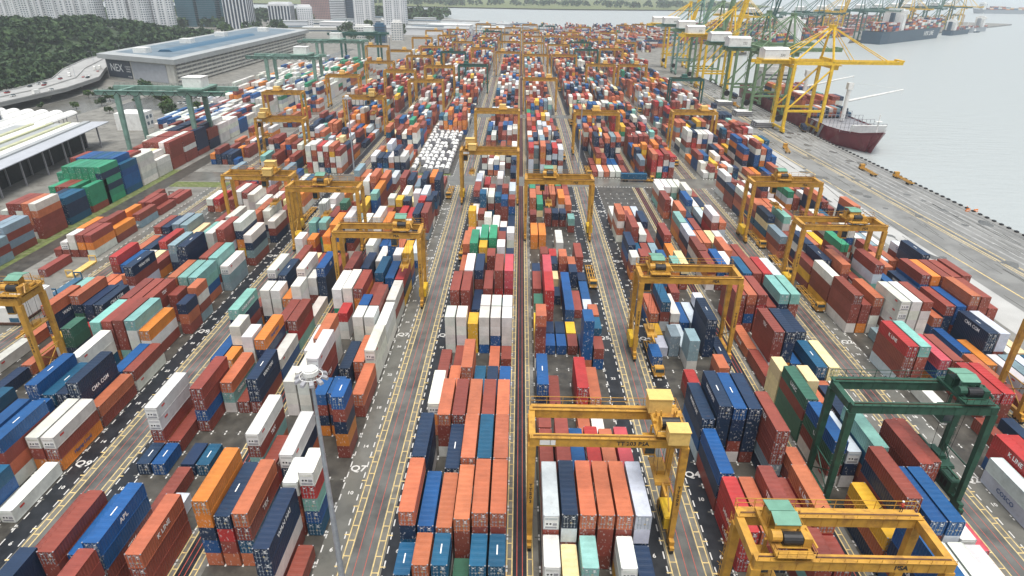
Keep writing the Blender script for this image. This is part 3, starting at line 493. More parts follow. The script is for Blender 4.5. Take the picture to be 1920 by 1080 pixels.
for q,B in enumerate(BOX):
    if q not in NEAR: continue
    key,x,y,L,z,h,c,i,n=B; rr=random.Random(q*13+5)
    bay=int(round((y-58.3)/6.45))+1
    sz='long' if L>7 else 'short'
    lv='alone on the ground' if n==1 else ('topping its stack' if i==n-1 else ('bottom of its stack' if i==0 else '%s tier of its stack'%ORD[i]))
    if key[0] in 'AB': lab='%s %s container %s, %s row in block %s, bay %d'%(sz,CN[c],lv,ordn(key[2]),BLK[(key[0],key[1])],bay)
    else: lab='%s %s container %s, %s column from the rail siding, bay %d'%(sz,CN[c],lv,ordn(key[2]),bay)
    k0=used.get(lab,0); used[lab]=k0+1
    e=empty('shipping_container',(x,y,z),0,lab,'container','stacked shipping containers')
    H=round(h-.012,3); Hm=round(min((2.58,2.65,2.72,2.8,2.88),key=lambda t_:abs(t_-H)),2); Hm=min(Hm,H) if H<2.58 else Hm
    if Hm>H+.02: Hm=H
    reef=c in 'wW' and (c=='w' or rr.random()<.5)
    o=link('body',body_mesh(L,Hm,'w' if c in 'wW' else 'x'),e); pc=(*jit(CC[c]),1); o.color=pc
    if reef: d=link('refrigeration_unit',reefer_mesh(Hm),e); d.color=pc
    else:
        for s in(-1,1): d=link('door',door_mesh(Hm,s),e); d.color=pc
    w=rr.choice(WORDS.get(c,[''])) if rr.random()<.6 else ''; 
    if L>7 and w:
        s=1 if x<0 else -1; tm=M['text_blue'] if c=='W' else (M['text_blue'] if c=='O' else M['text_white'])
        text(w,1.25 if len(w)<8 else 1.05,tm,e,(s*1.235,L*.5,Hm*.55),RIGHT if s>0 else LEFT,bold=.02)
    elif L>7 and c=='w' : 
        s=1 if x<0 else -1; bb=MB(); bb.box(-.55,.55,-.2,.2,0,.01); me=CM.setdefault('mk',None) or bb.mesh('emblem',[M['text_red']]); CM['mk']=me
        o=link('emblem',me,e); o.location=(s*1.225,2.2,Hm*.7); o.rotation_euler=RIGHT if s>0 else LEFT
    if c in 'nbk' and rr.random()<.5:
        me=CM.get('rm')
        if me is None: bb=MB(); bb.box(-.09,.09,-.9,.9,0,.01); me=CM['rm']=bb.mesh('roof_mark',[M['text_white']])
        if i==n-1: o=link('roof_mark',me,e); o.location=(0,L*.5,Hm+.004)
# everything else: one object
b=MB()
for q,B in enumerate(BOX):
    if q in NEAR: continue
    key,x,y,L,z,h,c,i,n=B; col=jit(CC[c])
    if key[0]=='G':
        z1=0
        for t_ in range(n): col=jit(CC[rng.choice(PAL)]); b.box(x-6,x+6,y-1.2,y+1.2,z+2.6*t_,z+2.6*t_+2.58,0,col,bottom=False)
    else: b.box(x-1.22,x+1.22,y,y+L,z,z+h-.012,0,col,bottom=False)
tag(b.build('distant_containers',P_ATT),'thousands of multicoloured containers stacked in rows toward the harbour','containers',kind='stuff')
print('boxes',len(BOX),'labels',len(used),'area cut',rank[299][0])
# ---------------- yard gantry cranes
def hand(b,p,q,h=1.1,m=0,n=8,r=.035,mid=True):
    p=Vector(p);q=Vector(q)
    for i in range(n+1):
        c=p.lerp(q,i/n); b.bar(c,c+Vector((0,0,h)),r,m,n=4,cap=False)
    b.bar(p+Vector((0,0,h)),q+Vector((0,0,h)),r,m,n=4,cap=False)
    if mid: b.bar(p+Vector((0,0,h*.5)),q+Vector((0,0,h*.5)),r*.8,m,n=4,cap=False)
def rtg(name,label,paint,tx=7.5,roof='roof_green',full=True,green=False,txt='PSA',side='',group='rubber tyred yard cranes',hoist=7.0,flip=1,legtxt='',box_top=None):
    """span along x (legs at +-11.7), front beam at y=-3.5, rear beam at y=+3.5"""
    r=empty(name,(0,0,0),0,label,'crane',group); p=paint; rust=M['rust']; zt=22.6; zb=21.0
    sx=11.75
    for s in(-1,1):
        b=MB(); y=s*3.5; b.box(-12.1,12.1,y-.45,y+.45,zb,zt); b.box(-12.1,12.1,y-.6,y+.6,zt,zt+.08); 
        if full:
            for q in range(-11,12,2): b.box(q-.04,q+.04,y-.5,y+.5,zb+.02,zt-.02)
        beam=b.build('main_beam',p,r)
        b=MB(); b.box(-11.6,11.6,y-.09,y+.09,zt+.083,zt+.26); b.build('rail',rust,beam)
    for s in(-1,1):
        b=MB(); b.box(s*sx-.5,s*sx+.5,-3.04,3.04,zb+.15,zt-.1); b.build('end_tie',p,r)
        for t in(-1,1):
            b=MB(); x=s*sx; y=t*3.5; yb=t*3.7
            b.hexa([(x-.42,yb-.42,2.3),(x+.42,yb-.42,2.3),(x+.42,yb+.42,2.3),(x-.42,yb+.42,2.3)],[(x-.6,y-.5,zb-.003),(x+.6,y-.5,zb-.003),(x+.6,y+.5,zb-.003),(x-.6,y+.5,zb-.003)])
            b.build('leg',p,r)
        b=MB(); b.box(s*sx-.4,s*sx+.4,-5.0,5.0,1.45,2.297); b.build('sill_beam',p,r)
        for t in(-1,1):
            b=MB(); b.box(s*sx-.35,s*sx+.35,t*4.1-1.4,t*4.1+1.4,.75,1.447); b.box(s*sx-.25,s*sx+.25,t*4.1-.3,t*4.1+.3,.5,.75,0); bo=b.build('bogie',p,r)
            for w in(-1,1):
                b=MB(); yy=t*4.1+w*.85; b.bar((s*sx-.3,yy,.62),(s*sx+.3,yy,.62),.62,0,n=12); b.bar((s*sx-.33,yy,.62),(s*sx+.33,yy,.62),.25,1,n=8); b.build('wheel',[M['rubber'],p],bo)
    if full:
        # cross braces on one side, ladder and engine house on the other
        b=MB(); x=-flip*sx; b.bar((x,-3.3,8.0),(x,3.3,3.2),.13); b.bar((x,3.3,8.0),(x,-3.3,3.2),.13); b.bar((x,-3.4,8.1),(x,3.4,8.1),.14); b.build('cross_brace',p,r)
        b=MB(); x=flip*sx; b.bar((x,-3.3,3),(x,3.3,9),.13); b.bar((x,-3.4,9.2),(x,3.4,9.2),.14); b.build('cross_brace',p,r)
        b=MB(); b.box(x-1.0,x+1.0,-2.4,2.4,2.5,4.9); b.box(x-.85,x+.85,-2.2,2.2,4.9,5.05); 
        for q in(-1.4,-.4,.7): b.box(x-flip*1.0-.04,x-flip*1.0+.04,q,q+.7,3.0,4.3,1)
        b.build('engine_house',[M['crane_bright'] if not green else M['crane_green'],M['black']],r)
        b=MB(); xl=flip*(sx+.85)
        for q in(-.25,.25): b.bar((xl,3.6+q,2.5),(xl,3.6+q,zt),.04)
        for z in range(3,23): b.bar((xl,3.35,z),(xl,3.85,z),.03)
        for z in range(5,22,2):
            for q in(-1,1): b.bar((xl,3.6,z),(xl+flip*.5,3.6+q*.3,z+.3),.03)
        b.build('ladder',p,r)
        # walkway with railing on the rear beam (high) and on the front beam (low)
        b=MB(); b.box(-11.9,11.9,4.1,5.0,zt-.35,zt-.27); hand(b,(-11.9,4.95,zt-.27),(11.9,4.95,zt-.27),1.5,n=9,r=.05); hand(b,(-11.9,4.95,zt-.27),(-11.9,4.15,zt-.27),1.5,n=1); hand(b,(11.9,4.15,zt-.27),(11.9,4.95,zt-.27),1.5,n=1); b.build('walkway',p,r)
        b=MB(); hand(b,(-11.9,-4.05,zt+.08),(11.9,-4.05,zt+.08),.55,n=16,r=.035,mid=False); hand(b,(-11.9,3.0,zt+.08),(11.9,3.0,zt+.08),.5,n=14,r=.03,mid=False); b.build('guard_rail',p,r)
        b=MB()
        for e in range(12):
            x0=-11.5+e*1.92
            for q in range(4):
                f=lambda u:(x0+u*1.92,5.15,zt-.1-1.3*(1-(2*u-1)**2)*(.75 if e%2 else 1))
                b.bar(f(q/4),f((q+1)/4),.05,cap=False)
        b.build('festoon_cable',M['black'],r)
    if box_top:
        b=MB(); b.box(-10.6,-8.2,-4.0,-3.953,21.3,22.2); b.build('number_plate',M['white'],r)
    # trolley
    t=link('trolley',None,r); t.location=(tx,0,0)
    b=MB(); 
    for s in(-1,1): b.box(-2.3,2.3,s*3.5-.3,s*3.5+.3,zt+.5,zt+.95); b.box(s*2.1-.2,s*2.1+.2,-3.2,3.2,zt+.5,zt+.9)
    for s in(-1,1):
        for q in(-1.7,1.7): b.bar((q,s*3.5-.2,zt+.5),(q,s*3.5+.2,zt+.5),.24,0,n=10)
    b.box(-1.9,1.9,-2.9,2.9,zt+.91,zt+1.0); b.build('trolley_frame',p,t)
    if full:
        if box_top:
            b=MB(); b.box(-2.6,1.0,1.3,3.9,zt+1.0,zt+3.6); b.box(-2.75,1.15,1.15,4.05,zt+3.6,zt+3.75); b.build('machinery_house',M['crane_light'],t)
            b=MB(); b.box(-.9,2.2,-5.9,-3.6,zt+.6,zt+2.9); b.box(-1.0,2.3,-6.0,-3.5,zt+2.9,zt+3.05); b.build('electric_house',M['crane_light'],t)
            b=MB(); b.bar((-1.4,-2.2,zt+1.9),(1.4,-2.2,zt+1.9),.85,0,n=14); b.bar((-1.55,-2.2,zt+1.9),(-1.4,-2.2,zt+1.9),1.05,1,n=14); b.bar((1.4,-2.2,zt+1.9),(1.55,-2.2,zt+1.9),1.05,1,n=14); b.build('hoist_drum',[M['black'],p],t)
            b=MB()
            for q in(-1.9,-1.1,1.3): b.bar((q,-.5,zt+1),(q,-.5,zt+2.9),.12); b.bar((q,-.5,zt+2.9),(q+.5,.8,zt+1),.1)
            b.box(1.2,2.2,-1.0,.7,zt+1,zt+2.1); b.bar((-2.1,-1.2,zt+1.2),(-2.1,.6,zt+1.2),.35,n=8); b.build('machinery',p,t)
        else:
            b=MB(); 
            b.hexa([(-2.0,-1.6,zt+3.3),(1.2,-1.6,zt+3.3),(1.2,.2,zt+3.8),(-2.0,.2,zt+3.8)],[(-2.0,-1.6,zt+3.4),(1.2,-1.6,zt+3.4),(1.2,.2,zt+3.9),(-2.0,.2,zt+3.9)])
            b.hexa([(-2.2,.25,zt+3.85),(1.0,.25,zt+3.85),(1.0,2.4,zt+3.5),(-2.2,2.4,zt+3.5)],[(-2.2,.25,zt+3.95),(1.0,.25,zt+3.95),(1.0,2.4,zt+3.6),(-2.2,2.4,zt+3.6)])
            b.build('machinery_roof',M[roof],t)
            b=MB()
            for q in(-1.9,1.1):
                for w in(-1.5,.2,2.3): b.bar((q,w,zt+1),(q,w,zt+3.45),.09)
            b.box(-1.9,-.6,.6,2.2,zt+1,zt+2.6); b.box(-1.9,1.1,-1.5,-1.42,zt+2.7,zt+3.3); b.bar((-2.4,-1.8,zt+1.9),(-1.2,-1.8,zt+1.9),.75,0,n=12); b.box(1.3,2.3,-2.8,-.6,zt+1,zt+2.4)
            b.bar((1.7,.3,zt+1.3),(1.7,1.9,zt+1.3),.4,n=8); b.bar((2.0,-1.2,zt+2.6),(3.0,-2.9,zt+1.1),.16); b.bar((2.4,1.6,zt+2.6),(3.1,2.9,zt+1.1),.14); b.build('machinery',p,t)
            b=MB(); b.bar((-1.1,-2.1,zt+1.8),(1.2,-2.1,zt+1.8),.8,0,n=14); b.build('hoist_drum',M['black'],t)
        b=MB(); hand(b,(-2.3,-4.3,zt+.95),(2.3,-4.3,zt+.95),1.0,n=4); hand(b,(-2.3,-4.3,zt+.95),(-2.3,-3.2,zt+.95),1.0,n=1); hand(b,(2.3,-4.3,zt+.95),(2.3,3.2,zt+.95),1.0,n=5); b.box(-2.3,2.3,-4.35,-3.75,zt+.86,zt+.95); hand(b,(-2.3,4.2,zt+.95),(2.3,4.2,zt+.95),1.0,n=4); b.build('railing',p,t)
        c_=MB(); c_.box(-3.3,-1.6,-2.0,.2,17.9,20.4); c_.box(-3.4,-1.5,-2.1,.3,20.4,20.55); c_.box(-2.6,-2.3,-1.2,-.9,20.55,zt+.5); c_.box(-3.2,-1.7,-2.06,-1.98,18.3,20.1,1); c_.build('cabin',[p,M['glass']],t)
        b=MB(); b.box(-1.2,1.2,-3.0,3.0,hoist,hoist+.28); 
        for s in(-1,1): b.box(-1.2,1.2,s*3.02-.15,s*3.02+.15,hoist-.25,hoist+.05); b.box(-.18,.18,s*.6,s*5.9,hoist-.05,hoist+.25) if s>0 else b.box(-.18,.18,-5.9,-.6,hoist-.05,hoist+.25)
        b.box(-.7,.7,-1.1,1.1,hoist+.28,hoist+1.0)
        for sx_ in(-.9,.9):
            for sy in(-1.3,1.3): b.bar((sx_*.7,sy,hoist+.28),(sx_*1.2,sy,zt+.5),.035,1,cap=False)
        b.build('spreader',[p,M['black']],t)
    else:
        b=MB(); b.box(-1.8,1.6,-1.8,2.0,zt+1,zt+2.8); b.build('machinery_house',M['crane_light'] if not green else p,t)
    ink=M['text_white'] if green else M['ink']
    if txt: text(txt,1.0,ink,r,(5.6 if len(txt)<6 else 3.6,-3.97,21.75),FRONT,bold=.03)
    if legtxt:
        for s in(-1,1): text('\n'.join(legtxt),.85,ink,r,(s*sx,-4.12,11.5),FRONT,bold=.02)
    return r
KIDS_=KIDS
_l=link
def link(name,me,parent=None):
    return _l(name,me,parent)
def crx(sd_,k): return (-12.0 if sd_=='A' else 14.5)+P*k
RT=[ # side,k,front y,trolley x,paint,text,label,box_top,hoist,legtext
('B',0,75.9,9.3,'crane_yellow','TT 203 PSA','yellow yard crane front middle with tan machinery box and number 203 on legs',1,13,'TT203'),
('A',1,134.5,-7.5,'crane_yellow','PSA','yellow yard crane beside lane mark Q4 with a truck under its left legs',None,6,'TT210'),
('B',1,85.5,8.3,'crane_green','','dark green yard crane at right over block Q3, nearest of the green ones',None,9,''),
('A',1,54.0,-7.5,'crane_yellow','PSA','yellow yard crane cut off by the bottom right corner with black rope drum',None,14,''),
('B',-1,160.5,7.0,'crane_yellow','PSA','yellow yard crane with green roofed trolley over block Q7',None,12,'TT192'),
('A',-1,201,-.5,'crane_yellow','PSA','yellow yard crane over block Q8, right of the tan boxed one',None,12,'TT191'),
('B',-2,213.5,4.5,'crane_yellow','TT 201','yellow yard crane over block Q9 with tan machinery box near its right end',1,12,''),
('B',0,214,-3.5,'crane_yellow','PSA','yellow yard crane over block Q5 before the cross road, green roofed trolley',None,13,'TT185'),
('A',0,254,-7.5,'crane_yellow','TT 217','tall yellow yard crane over block Q6 standing right in the cross road',1,13,''),
('A',2,172,3.5,'crane_yellow','PSA','yellow yard crane at right over block Q2 carrying a navy container',None,9,'TT180'),
('A',2,215,-1.5,'crane_yellow','PSA','yellow yard crane at right over block Q2, farther one with row of small stays',None,13,'TT186'),
('A',-2,118,10.5,'crane_yellow','PSA','yellow yard crane cut off by the left edge, round drums at its foot',None,14,'TT204'),
('B',2,112,3,'crane_yellow','PSA','yellow yard crane cut off by the right edge above block Q1',None,13,''),
('A',-2,313,-8,'crane_yellow','','yellow yard crane left beyond the cross road with tan box at its left end',1,13,''),
('B',-2,380,5,'crane_yellow','','yellow yard crane over the second row of blocks left of the white tanks',1,13,''),
]
for (sd_,k,y,tx,pt,tt,lb,bt,ho,lt) in RT:
    g_=pt=='crane_green'
    r=rtg('yard_gantry_crane',lb,M[pt],tx=tx,full=True,green=g_,txt=tt,box_top=bt,hoist=ho,flip=-1 if (sd_=='A') else 1,legtxt=lt)
    r.location=(crx(sd_,k),y+3.95,0)
    if g_: r['group']='green yard cranes'
    if k==2 and y==172: pass
pro=rtg('yard_gantry_crane','x',M['crane_yellow'],full=False,txt=''); prg=rtg('yard_gantry_crane','x',M['crane_dkteal'],full=False,green=True,txt='')
FARC=[(-145,397,0,'yellow gantry crane at far left beside the pale green bridge crane'),(-128,474,0,'yellow gantry crane at left standing behind orange and green container stacks'),(-12,346,0,'yellow yard crane over block Q6 behind the cross road, first beyond it'),(41.4,345,0,'yellow yard crane over block Q4, first one behind the cross road'),(94.8,350,0,'yellow yard crane over block Q2, first one behind the cross road'),
(121.3,480,1,'dark green yard crane beside the quay apron, far right block'),(-92.3,505,0,'yellow yard crane between the far left blocks, behind the crane near the white tanks'),(-65.4,535,0,'yellow yard crane just right of a paired crane over far block Q8'),(-38.9,546,1,'dark green yard crane standing over far block Q7'),
(-12,653,0,'yellow yard crane in the far middle over block Q6'),(14.5,632,0,'yellow yard crane in the far middle over block Q5'),(41.4,631,0,'yellow yard crane in the far middle over block Q4'),(94.8,700,0,'yellow yard crane far away over block Q2'),(121.3,780,0,'yellow yard crane far away beside the quay end'),(67.9,776,1,'dark green yard crane far away over block Q3'),
(-118.8,811,0,'yellow yard crane far away over block Q10'),(-65.4,760,0,'yellow yard crane far away over block Q8'),(-92.3,700,0,'yellow yard crane far away over block Q9'),(-38.9,820,0,'yellow yard crane far away over block Q7'),(-12,880,0,'small yellow yard crane on the skyline of block Q6'),(41.4,860,0,'small yellow yard crane on the skyline of block Q4'),(-150,700,0,'yellow yard crane far left in front of the blue roofed building'),(14.5,960,0,'tiny yellow yard crane beyond the middle blocks'),(68,930,0,'tiny yellow yard crane beyond block Q3'),(-90,960,0,'tiny yellow yard crane beyond the left blocks'),(-40,990,0,'tiny yellow yard crane left of the central road, near the top'),(120,930,0,'tiny yellow yard crane near the quay corner'),(40,1060,1,'tiny green yard crane near the top of the central yard'),(-60,1090,0,'tiny yellow yard crane at the far yard end'),(95,1040,0,'tiny yellow yard crane at the far yard end by the basin')]
for q_,(x_,y_) in enumerate([(-118.8,560),(-92.3,610),(-118.8,655),(-65.4,650),(-38.9,690),(14.5,760),(-12,770),(41.4,740),(67.9,560),(94.8,560),(67.9,690),(14.5,470),(-65.4,455),(94.8,820),(14.5,850),(-92.3,850),(67.9,860),(-38.9,930),(-12,1010),(14.5,1090),(-118.8,930)]): FARC.append((x_,y_,1 if q_%7==3 else 0,'%s yard crane among the far blocks, %s of those ranks going back'%('green' if q_%7==3 else 'yellow',ordn(q_))))
first={0:True,1:True}
for (x,y,g_,lb) in FARC:
    src=prg if g_ else pro
    c=src if first[g_] else copy_tree(src); first[g_]=False
    c.location=(x,y,0); c['label']=lb; c['group']='green yard cranes' if g_ else 'rubber tyred yard cranes'
    tr=[t for t in KIDS.get(c.name,[]) if t.name.startswith('trolley')]
    if tr: tr[0].location.x=random.uniform(-8,8)
# more gantries lining the far terminal
U0=Vector((252,872,0))
for i in range(26):
    a=40+i*45+random.uniform(-8,8); bq=random.choice([75,150,230]); p_=U0+d_*a+nrm*bq
    c=copy_tree(prg if i%3==0 else pro); c.location=p_; c.rotation_euler=(0,0,math.atan2(d_.y,d_.x)+PI/2)
    c['label']='tiny %s yard crane across the basin, %s from the left there'%('green' if i%3==0 else 'yellow',ordn(i)); c['group']='yard cranes of the far terminal'
# ---------------- pale green bridge cranes at the left yard
def bridge(name,label,legs,beamz,xa,xb,house,paint,second=True):
    G=8.5
    r=empty(name,(0,0,0),0,label,'crane','pale green bridge cranes'); p=M[paint]
    for s in(-1,1):
        b=MB(); b.box(xa,xb,s*G-.9,s*G+.9,beamz-2.2,beamz); b.build('main_beam',p,r)
        b=MB(); hand(b,(xa,s*(G+1.2),beamz),(xb,s*(G+1.2),beamz),1.2,n=26,r=.06); b.box(xa,xb,min(s*(G+.91),s*(G+1.4)),max(s*(G+.91),s*(G+1.4)),beamz-.15,beamz-.02); b.build('walkway',M['crane_dkteal'],r)
    for lx in legs:
        for s in(-1,1):
            b=MB(); w=1.3; b.hexa([(lx-w*.6,s*(G+.6)-.9,1.6),(lx+w*.6,s*(G+.6)-.9,1.6),(lx+w*.6,s*(G+.6)+.9,1.6),(lx-w*.6,s*(G+.6)+.9,1.6)],[(lx-w,s*G-.85,beamz-2.203),(lx+w,s*G-.85,beamz-2.203),(lx+w,s*G+.85,beamz-2.203),(lx-w,s*G+.85,beamz-2.203)]); b.build('leg',p,r)
        b=MB(); b.box(lx-.7,lx+.7,-11.5,11.5,.9,1.597); b.build('sill_beam',p,r)
        for s in(-1,1):
            b=MB(); b.box(lx-.5,lx+.5,s*9.5-2,s*9.5+2,.2,.897); b.build('bogie',M['black'],r)
        b=MB(); b.box(lx-1,lx+1,-7.5,7.5,beamz-1.9,beamz-.3); b.build('end_tie',p,r)
    b=MB()
    n=11; st=(xb-xa)/n
    for e in range(n):
        x0=xa+e*st
        for q in range(5):
            f=lambda u:(x0+u*st,-10.4,beamz-.4-2.4*(1-(2*u-1)**2))
            b.bar(f(q/5),f((q+1)/5),.16,cap=False)
    b.build('festoon_cable',M['crane_dkteal'] if paint!='crane_pale' else M['black'],r)
    b=MB(); b.box(house-5,house+5,-4.2,4.2,beamz+1.2,beamz+6); b.box(house-5.2,house+5.2,-4.4,4.4,beamz+6,beamz+6.3); b.build('trolley_house',M['white'],r)
    b=MB(); b.box(house-6,house+7,-9.3,9.3,beamz+.3,beamz+1.197); b.build('trolley_frame',p,r)
    return r
b1=bridge('bridge_crane','nearest pale green bridge crane at left with white trolley house over the stacks',(-18,19),32,-29,38,20,'crane_pale'); b1.location=(-190,341,0)
b2=bridge('bridge_crane','second pale green bridge crane at left, behind the white container stacks',(-18,18),32,-33,23,7,'crane_pale'); b2.location=(-174,508,0)
b3=bridge('bridge_crane','third pale green bridge crane at left in front of the blue roof building',(-20,20),32,-38,26,-3,'crane_pale'); b3.location=(-174,645,0)
b4=bridge('bridge_crane','dark teal bridge crane farthest along the left yard',(-20,20),32,-34,30,10,'crane_dkteal'); b4.location=(-176,740,0)
# ---------------- quay cranes
def sts(label,paint,zb,house,loc,back=-34,tip=47,up=False,h2='white',zt=62,group='ship to shore quay cranes',num='230',rz=.02):
    r=empty('quay_crane',loc,rz,label,'crane',group); p=M[paint]
    xs=(-11.5,11.5); ys=(-8.5,8.5)
    for x in xs:
        for y in ys:
            b=MB(); w=.85; b.box(x-w,x+w,y-w,y+w,3.2,zb-.03); b.build('leg',p,r)
        b=MB(); b.box(x-.7,x+.7,-10.5,10.5,2.2,3.197); b.build('sill_beam',p,r)
        for y in ys:
            b=MB(); b.box(x-.6,x+.6,y-3,y+3,.9,2.197)
            for q in(-2.3,-.8,.8,2.3): b.bar((x-.3,y+q,.5),(x+.3,y+q,.5),.45,1,n=8)
            b.build('bogie',[p,M['black']],r)
    for y in ys:
        b=MB(); b.box(-10.6,10.6,y-.6,y+.6,13,14.3); b.build('portal_beam',p,r)
        b=MB(); b.bar((-11,y,14.6),(11,y,zb-3),.55,n=6); b.build('diagonal_brace',p,r)
    for x in xs:
        b=MB(); b.box(x-.5,x+.5,-7.6,7.6,zb-2,zb-.3); b.build('cross_tie',p,r)
    for y in(-3.5,3.5):
        b=MB(); b.box(back,14,y-.75,y+.75,zb,zb+2); 
        if back<-20: pass
        b.build('girder',p,r)
    b=MB(); b.box(-12.4,-10.8,-9.3,9.3,zb+2.003,zb+3.4); b.box(10.8,12.4,-9.3,9.3,zb+2.003,zb+3.4); b.build('upper_frame',p,r)
    for y in(-8.5,8.5):
        b=MB(); b.box(-12.2,12.2,y-.6,y+.6,zb-.02,zb+1.8); b.build('side_girder',p,r)
        b=MB(); b.bar((11.5,y,zb+1.8),(10.5,y*.25,zt),.75,n=6); b.bar((-11.5,y,zb+2),(9.6,y*.25,zt-1),.5,n=6); b.build('mast_leg',p,r)
    b=MB(); b.box(9.3,11.8,-2.6,2.6,zt-.4,zt+1.2); b.bar((10.4,0,zt+1.2),(10.4,0,zt+3),.15); b.box(9.6,11.2,-3,3,zt+1.2,zt+1.35); b.build('apex',p,r)
    bm_=link('boom',None,r); bm_.location=(14,0,zb+1)
    for y in(-3.5,3.5):
        b=MB(); b.box(.02,tip-14,y-.7,y+.7,-1,.9); b.build('boom_girder',p,bm_)
    b=MB()
    for q in range(3,int(tip-15),6): b.box(q-.2,q+.2,-2.8,2.8,-.5,.3)
    b.box(tip-15.5,tip-13.5,-4.2,4.2,.9,1.7); hand(b,(.5,-4.6,.2),(tip-14,-4.6,.2),1.2,n=14,r=.06); b.build('boom_walkway',p,bm_)
    ang=0
    if up: bm_.rotation_euler=(0,-math.radians(78),0)
    b=MB()
    if not up:
        for y in(-1.5,1.5):
            b.bar((10.6,y,zt),(tip-9,y*2,zb+2),.28,n=6); b.bar((10.6,y,zt),(27,y*2,zb+2),.2,n=6)
    for y in(-1.5,1.5): b.bar((10.2,y,zt),(back+10,y*2,zb+2.2),.25,n=6)
    b.build('stay_rods',p,r)
    hb=MB(); x=house; 
    hb.box(x-7.5,x+7.5,-5,5,zb+2.8,zb+8.2); 
    hb.poly([(x-7.7,-5.2,zb+8.2),(x+7.7,-5.2,zb+8.2),(x+7.7,0,zb+9.4),(x-7.7,0,zb+9.4)]); hb.poly([(x-7.7,0,zb+9.4),(x+7.7,0,zb+9.4),(x+7.7,5.2,zb+8.2),(x-7.7,5.2,zb+8.2)]); hb.poly([(x-7.7,-5.2,zb+8.2),(x-7.7,0,zb+9.4),(x-7.7,5.2,zb+8.2)]); hb.poly([(x+7.7,-5.2,zb+8.2),(x+7.7,5.2,zb+8.2),(x+7.7,0,zb+9.4)])
    ho=hb.build('machinery_house',M['white'],r); text(num,2.0,M['ink'],r,(x+3.5,-5.03,zb+5),FRONT)
    b=MB(); b.box(x-8.5,x+8.5,-6,6,zb+2.2,zb+2.797); b.build('house_floor',M['crane_dkteal'] if paint!='crane_bright' else p,r)
    b=MB(); hand(b,(back,-4.6,zb+2),(x-8,-4.6,zb+2),1.2,n=6,r=.07); b.build('girder_walkway',p,r); b=MB(); hand(b,(-10,-4.6,zb+2),(13,-4.6,zb+2),1.2,n=7,r=.07); b.build('girder_walkway',p,r)
    b=MB(); b.box(16,19,-1.5,1.5,zb-3.6,zb-1.2); b.box(15,20,-3.2,3.2,zb-1.1,zb-.6); b.build('operator_cabin',[p],r)
    b=MB(); b.bar((-12.7,-3,8),(-12.7,-1.8,8),2.1,n=16); b.build('cable_reel',M['black'],r)
    # stair tower on a landside leg
    b=MB()
    for q in range(0,int(zb-6)//3):
        z=4+q*3; s=1 if q%2 else -1
        b.bar((-14,5+s*2,z),(-14,5-s*2,z+3),.14); b.bar((-12.8,5+s*2,z),(-12.8,5-s*2,z+3),.1)
    for q in(3,7): b.bar((-14.1,q,3),(-14.1,q,zb),.12)
    b.build('stairs',p,r)
    return r
sts('bright yellow quay crane nearest the camera with its long boom out over the water','crane_bright',41,-22,(178,413,0),num='230',tip=57)
sts('olive green quay crane just behind the yellow one with boom over the ship','crane_olive',43,-25,(176,470,0),num='222',zt=66)
sts('olive green quay crane, third along the quay, white house left','crane_olive',43,-24,(174,512,0),num='221',zt=66)
sts('yellow quay crane, fourth along the quay with raised boom','crane_bright',43,-21,(172,590,0),num='203',zt=66,up=True)
sts('olive green quay crane with raised boom, fifth along the quay','crane_olive',45,-21,(172,625,0),num='204',zt=70,up=True)
sts('pale green quay crane, sixth along the quay, boom raised','crane_pale',45,-20,(171,690,0),num='205',zt=70,up=True)
sts('yellow quay crane, last before the basin corner','crane_bright',43,-21,(171,740,0),num='206',zt=66,up=True)
ang=math.atan2(d_.y,d_.x)-PI/2
for i in range(13):
    a=60+i*72; p_=U0+d_*a+nrm*12
    c=sts('small %s quay crane across the basin, %s from the left over there'%('teal' if i%4 else 'yellow',ordn(i)),'crane_dkteal' if i%4 and i%2 else ('crane_pale' if i%4 else 'crane_bright'),45,-22,(p_.x,p_.y,0),up=(i%3==1),zt=70,group='quay cranes across the basin',rz=ang)
# ---------------- trucks
def truck(load=None,cabc='crane_yellow'):
    r=empty('yard_truck',(0,0,0),0,'x','truck','yard trucks'); p=M[cabc]
    b=MB(); b.hexa([(-1.2,-2.3,.9),(1.2,-2.3,.9),(1.2,-.4,.9),(-1.2,-.4,.9)],[(-1.1,-2.0,2.75),(1.1,-2.0,2.75),(1.1,-.4,2.75),(-1.1,-.4,2.75)]); b.box(-1.2,1.2,-2.4,1.6,.6,.897); b.build('cab',p,r)
    b=MB(); b.hexa([(-1.02,-2.26,1.75),(1.02,-2.26,1.75),(1.02,-2.15,1.75),(-1.02,-2.15,1.75)],[(-.98,-2.13,2.5),(.98,-2.13,2.5),(.98,-2.05,2.5),(-.98,-2.05,2.5)]); b.box(-1.215,-1.16,-1.8,-.7,1.75,2.4); b.box(1.16,1.215,-1.8,-.7,1.75,2.4); b.build('windscreen',M['glass'],r)
    b=MB()
    for s in(-1,1): b.box(s*.45-.1,s*.45+.1,.2,13.3,1.0,1.3); b.box(s*1.1-.08,s*1.1+.08,1.2,13.3,1.05,1.25)
    for y in(1.2,4,7,10,13.2): b.box(-1.18,1.18,y-.12,y+.12,1.0,1.28)
    for s in(-1,1):
        for y in(1.3,7.1,13.1): b.bar((s*1.18,y,1.2),(s*1.3,y,1.85),.07)
    b.build('chassis',[M['rust'] if random.random()<.3 else p],r)
    for y in(-1.5,.9,10.6,12.0):
        for s in(-1,1):
            b=MB(); b.bar((s*.75,y,.5),(s*1.15,y,.5),.5,n=12); b.build('wheel',M['rubber'],r)
    for s in(-1,1):
        b=MB(); b.box(s*.85-.15,s*.85+.15,-2.46,-2.403,.75,.95); b.build('headlight',M['text_white'],r)
    return r
tr0=truck(); tr1=truck(cabc='white')
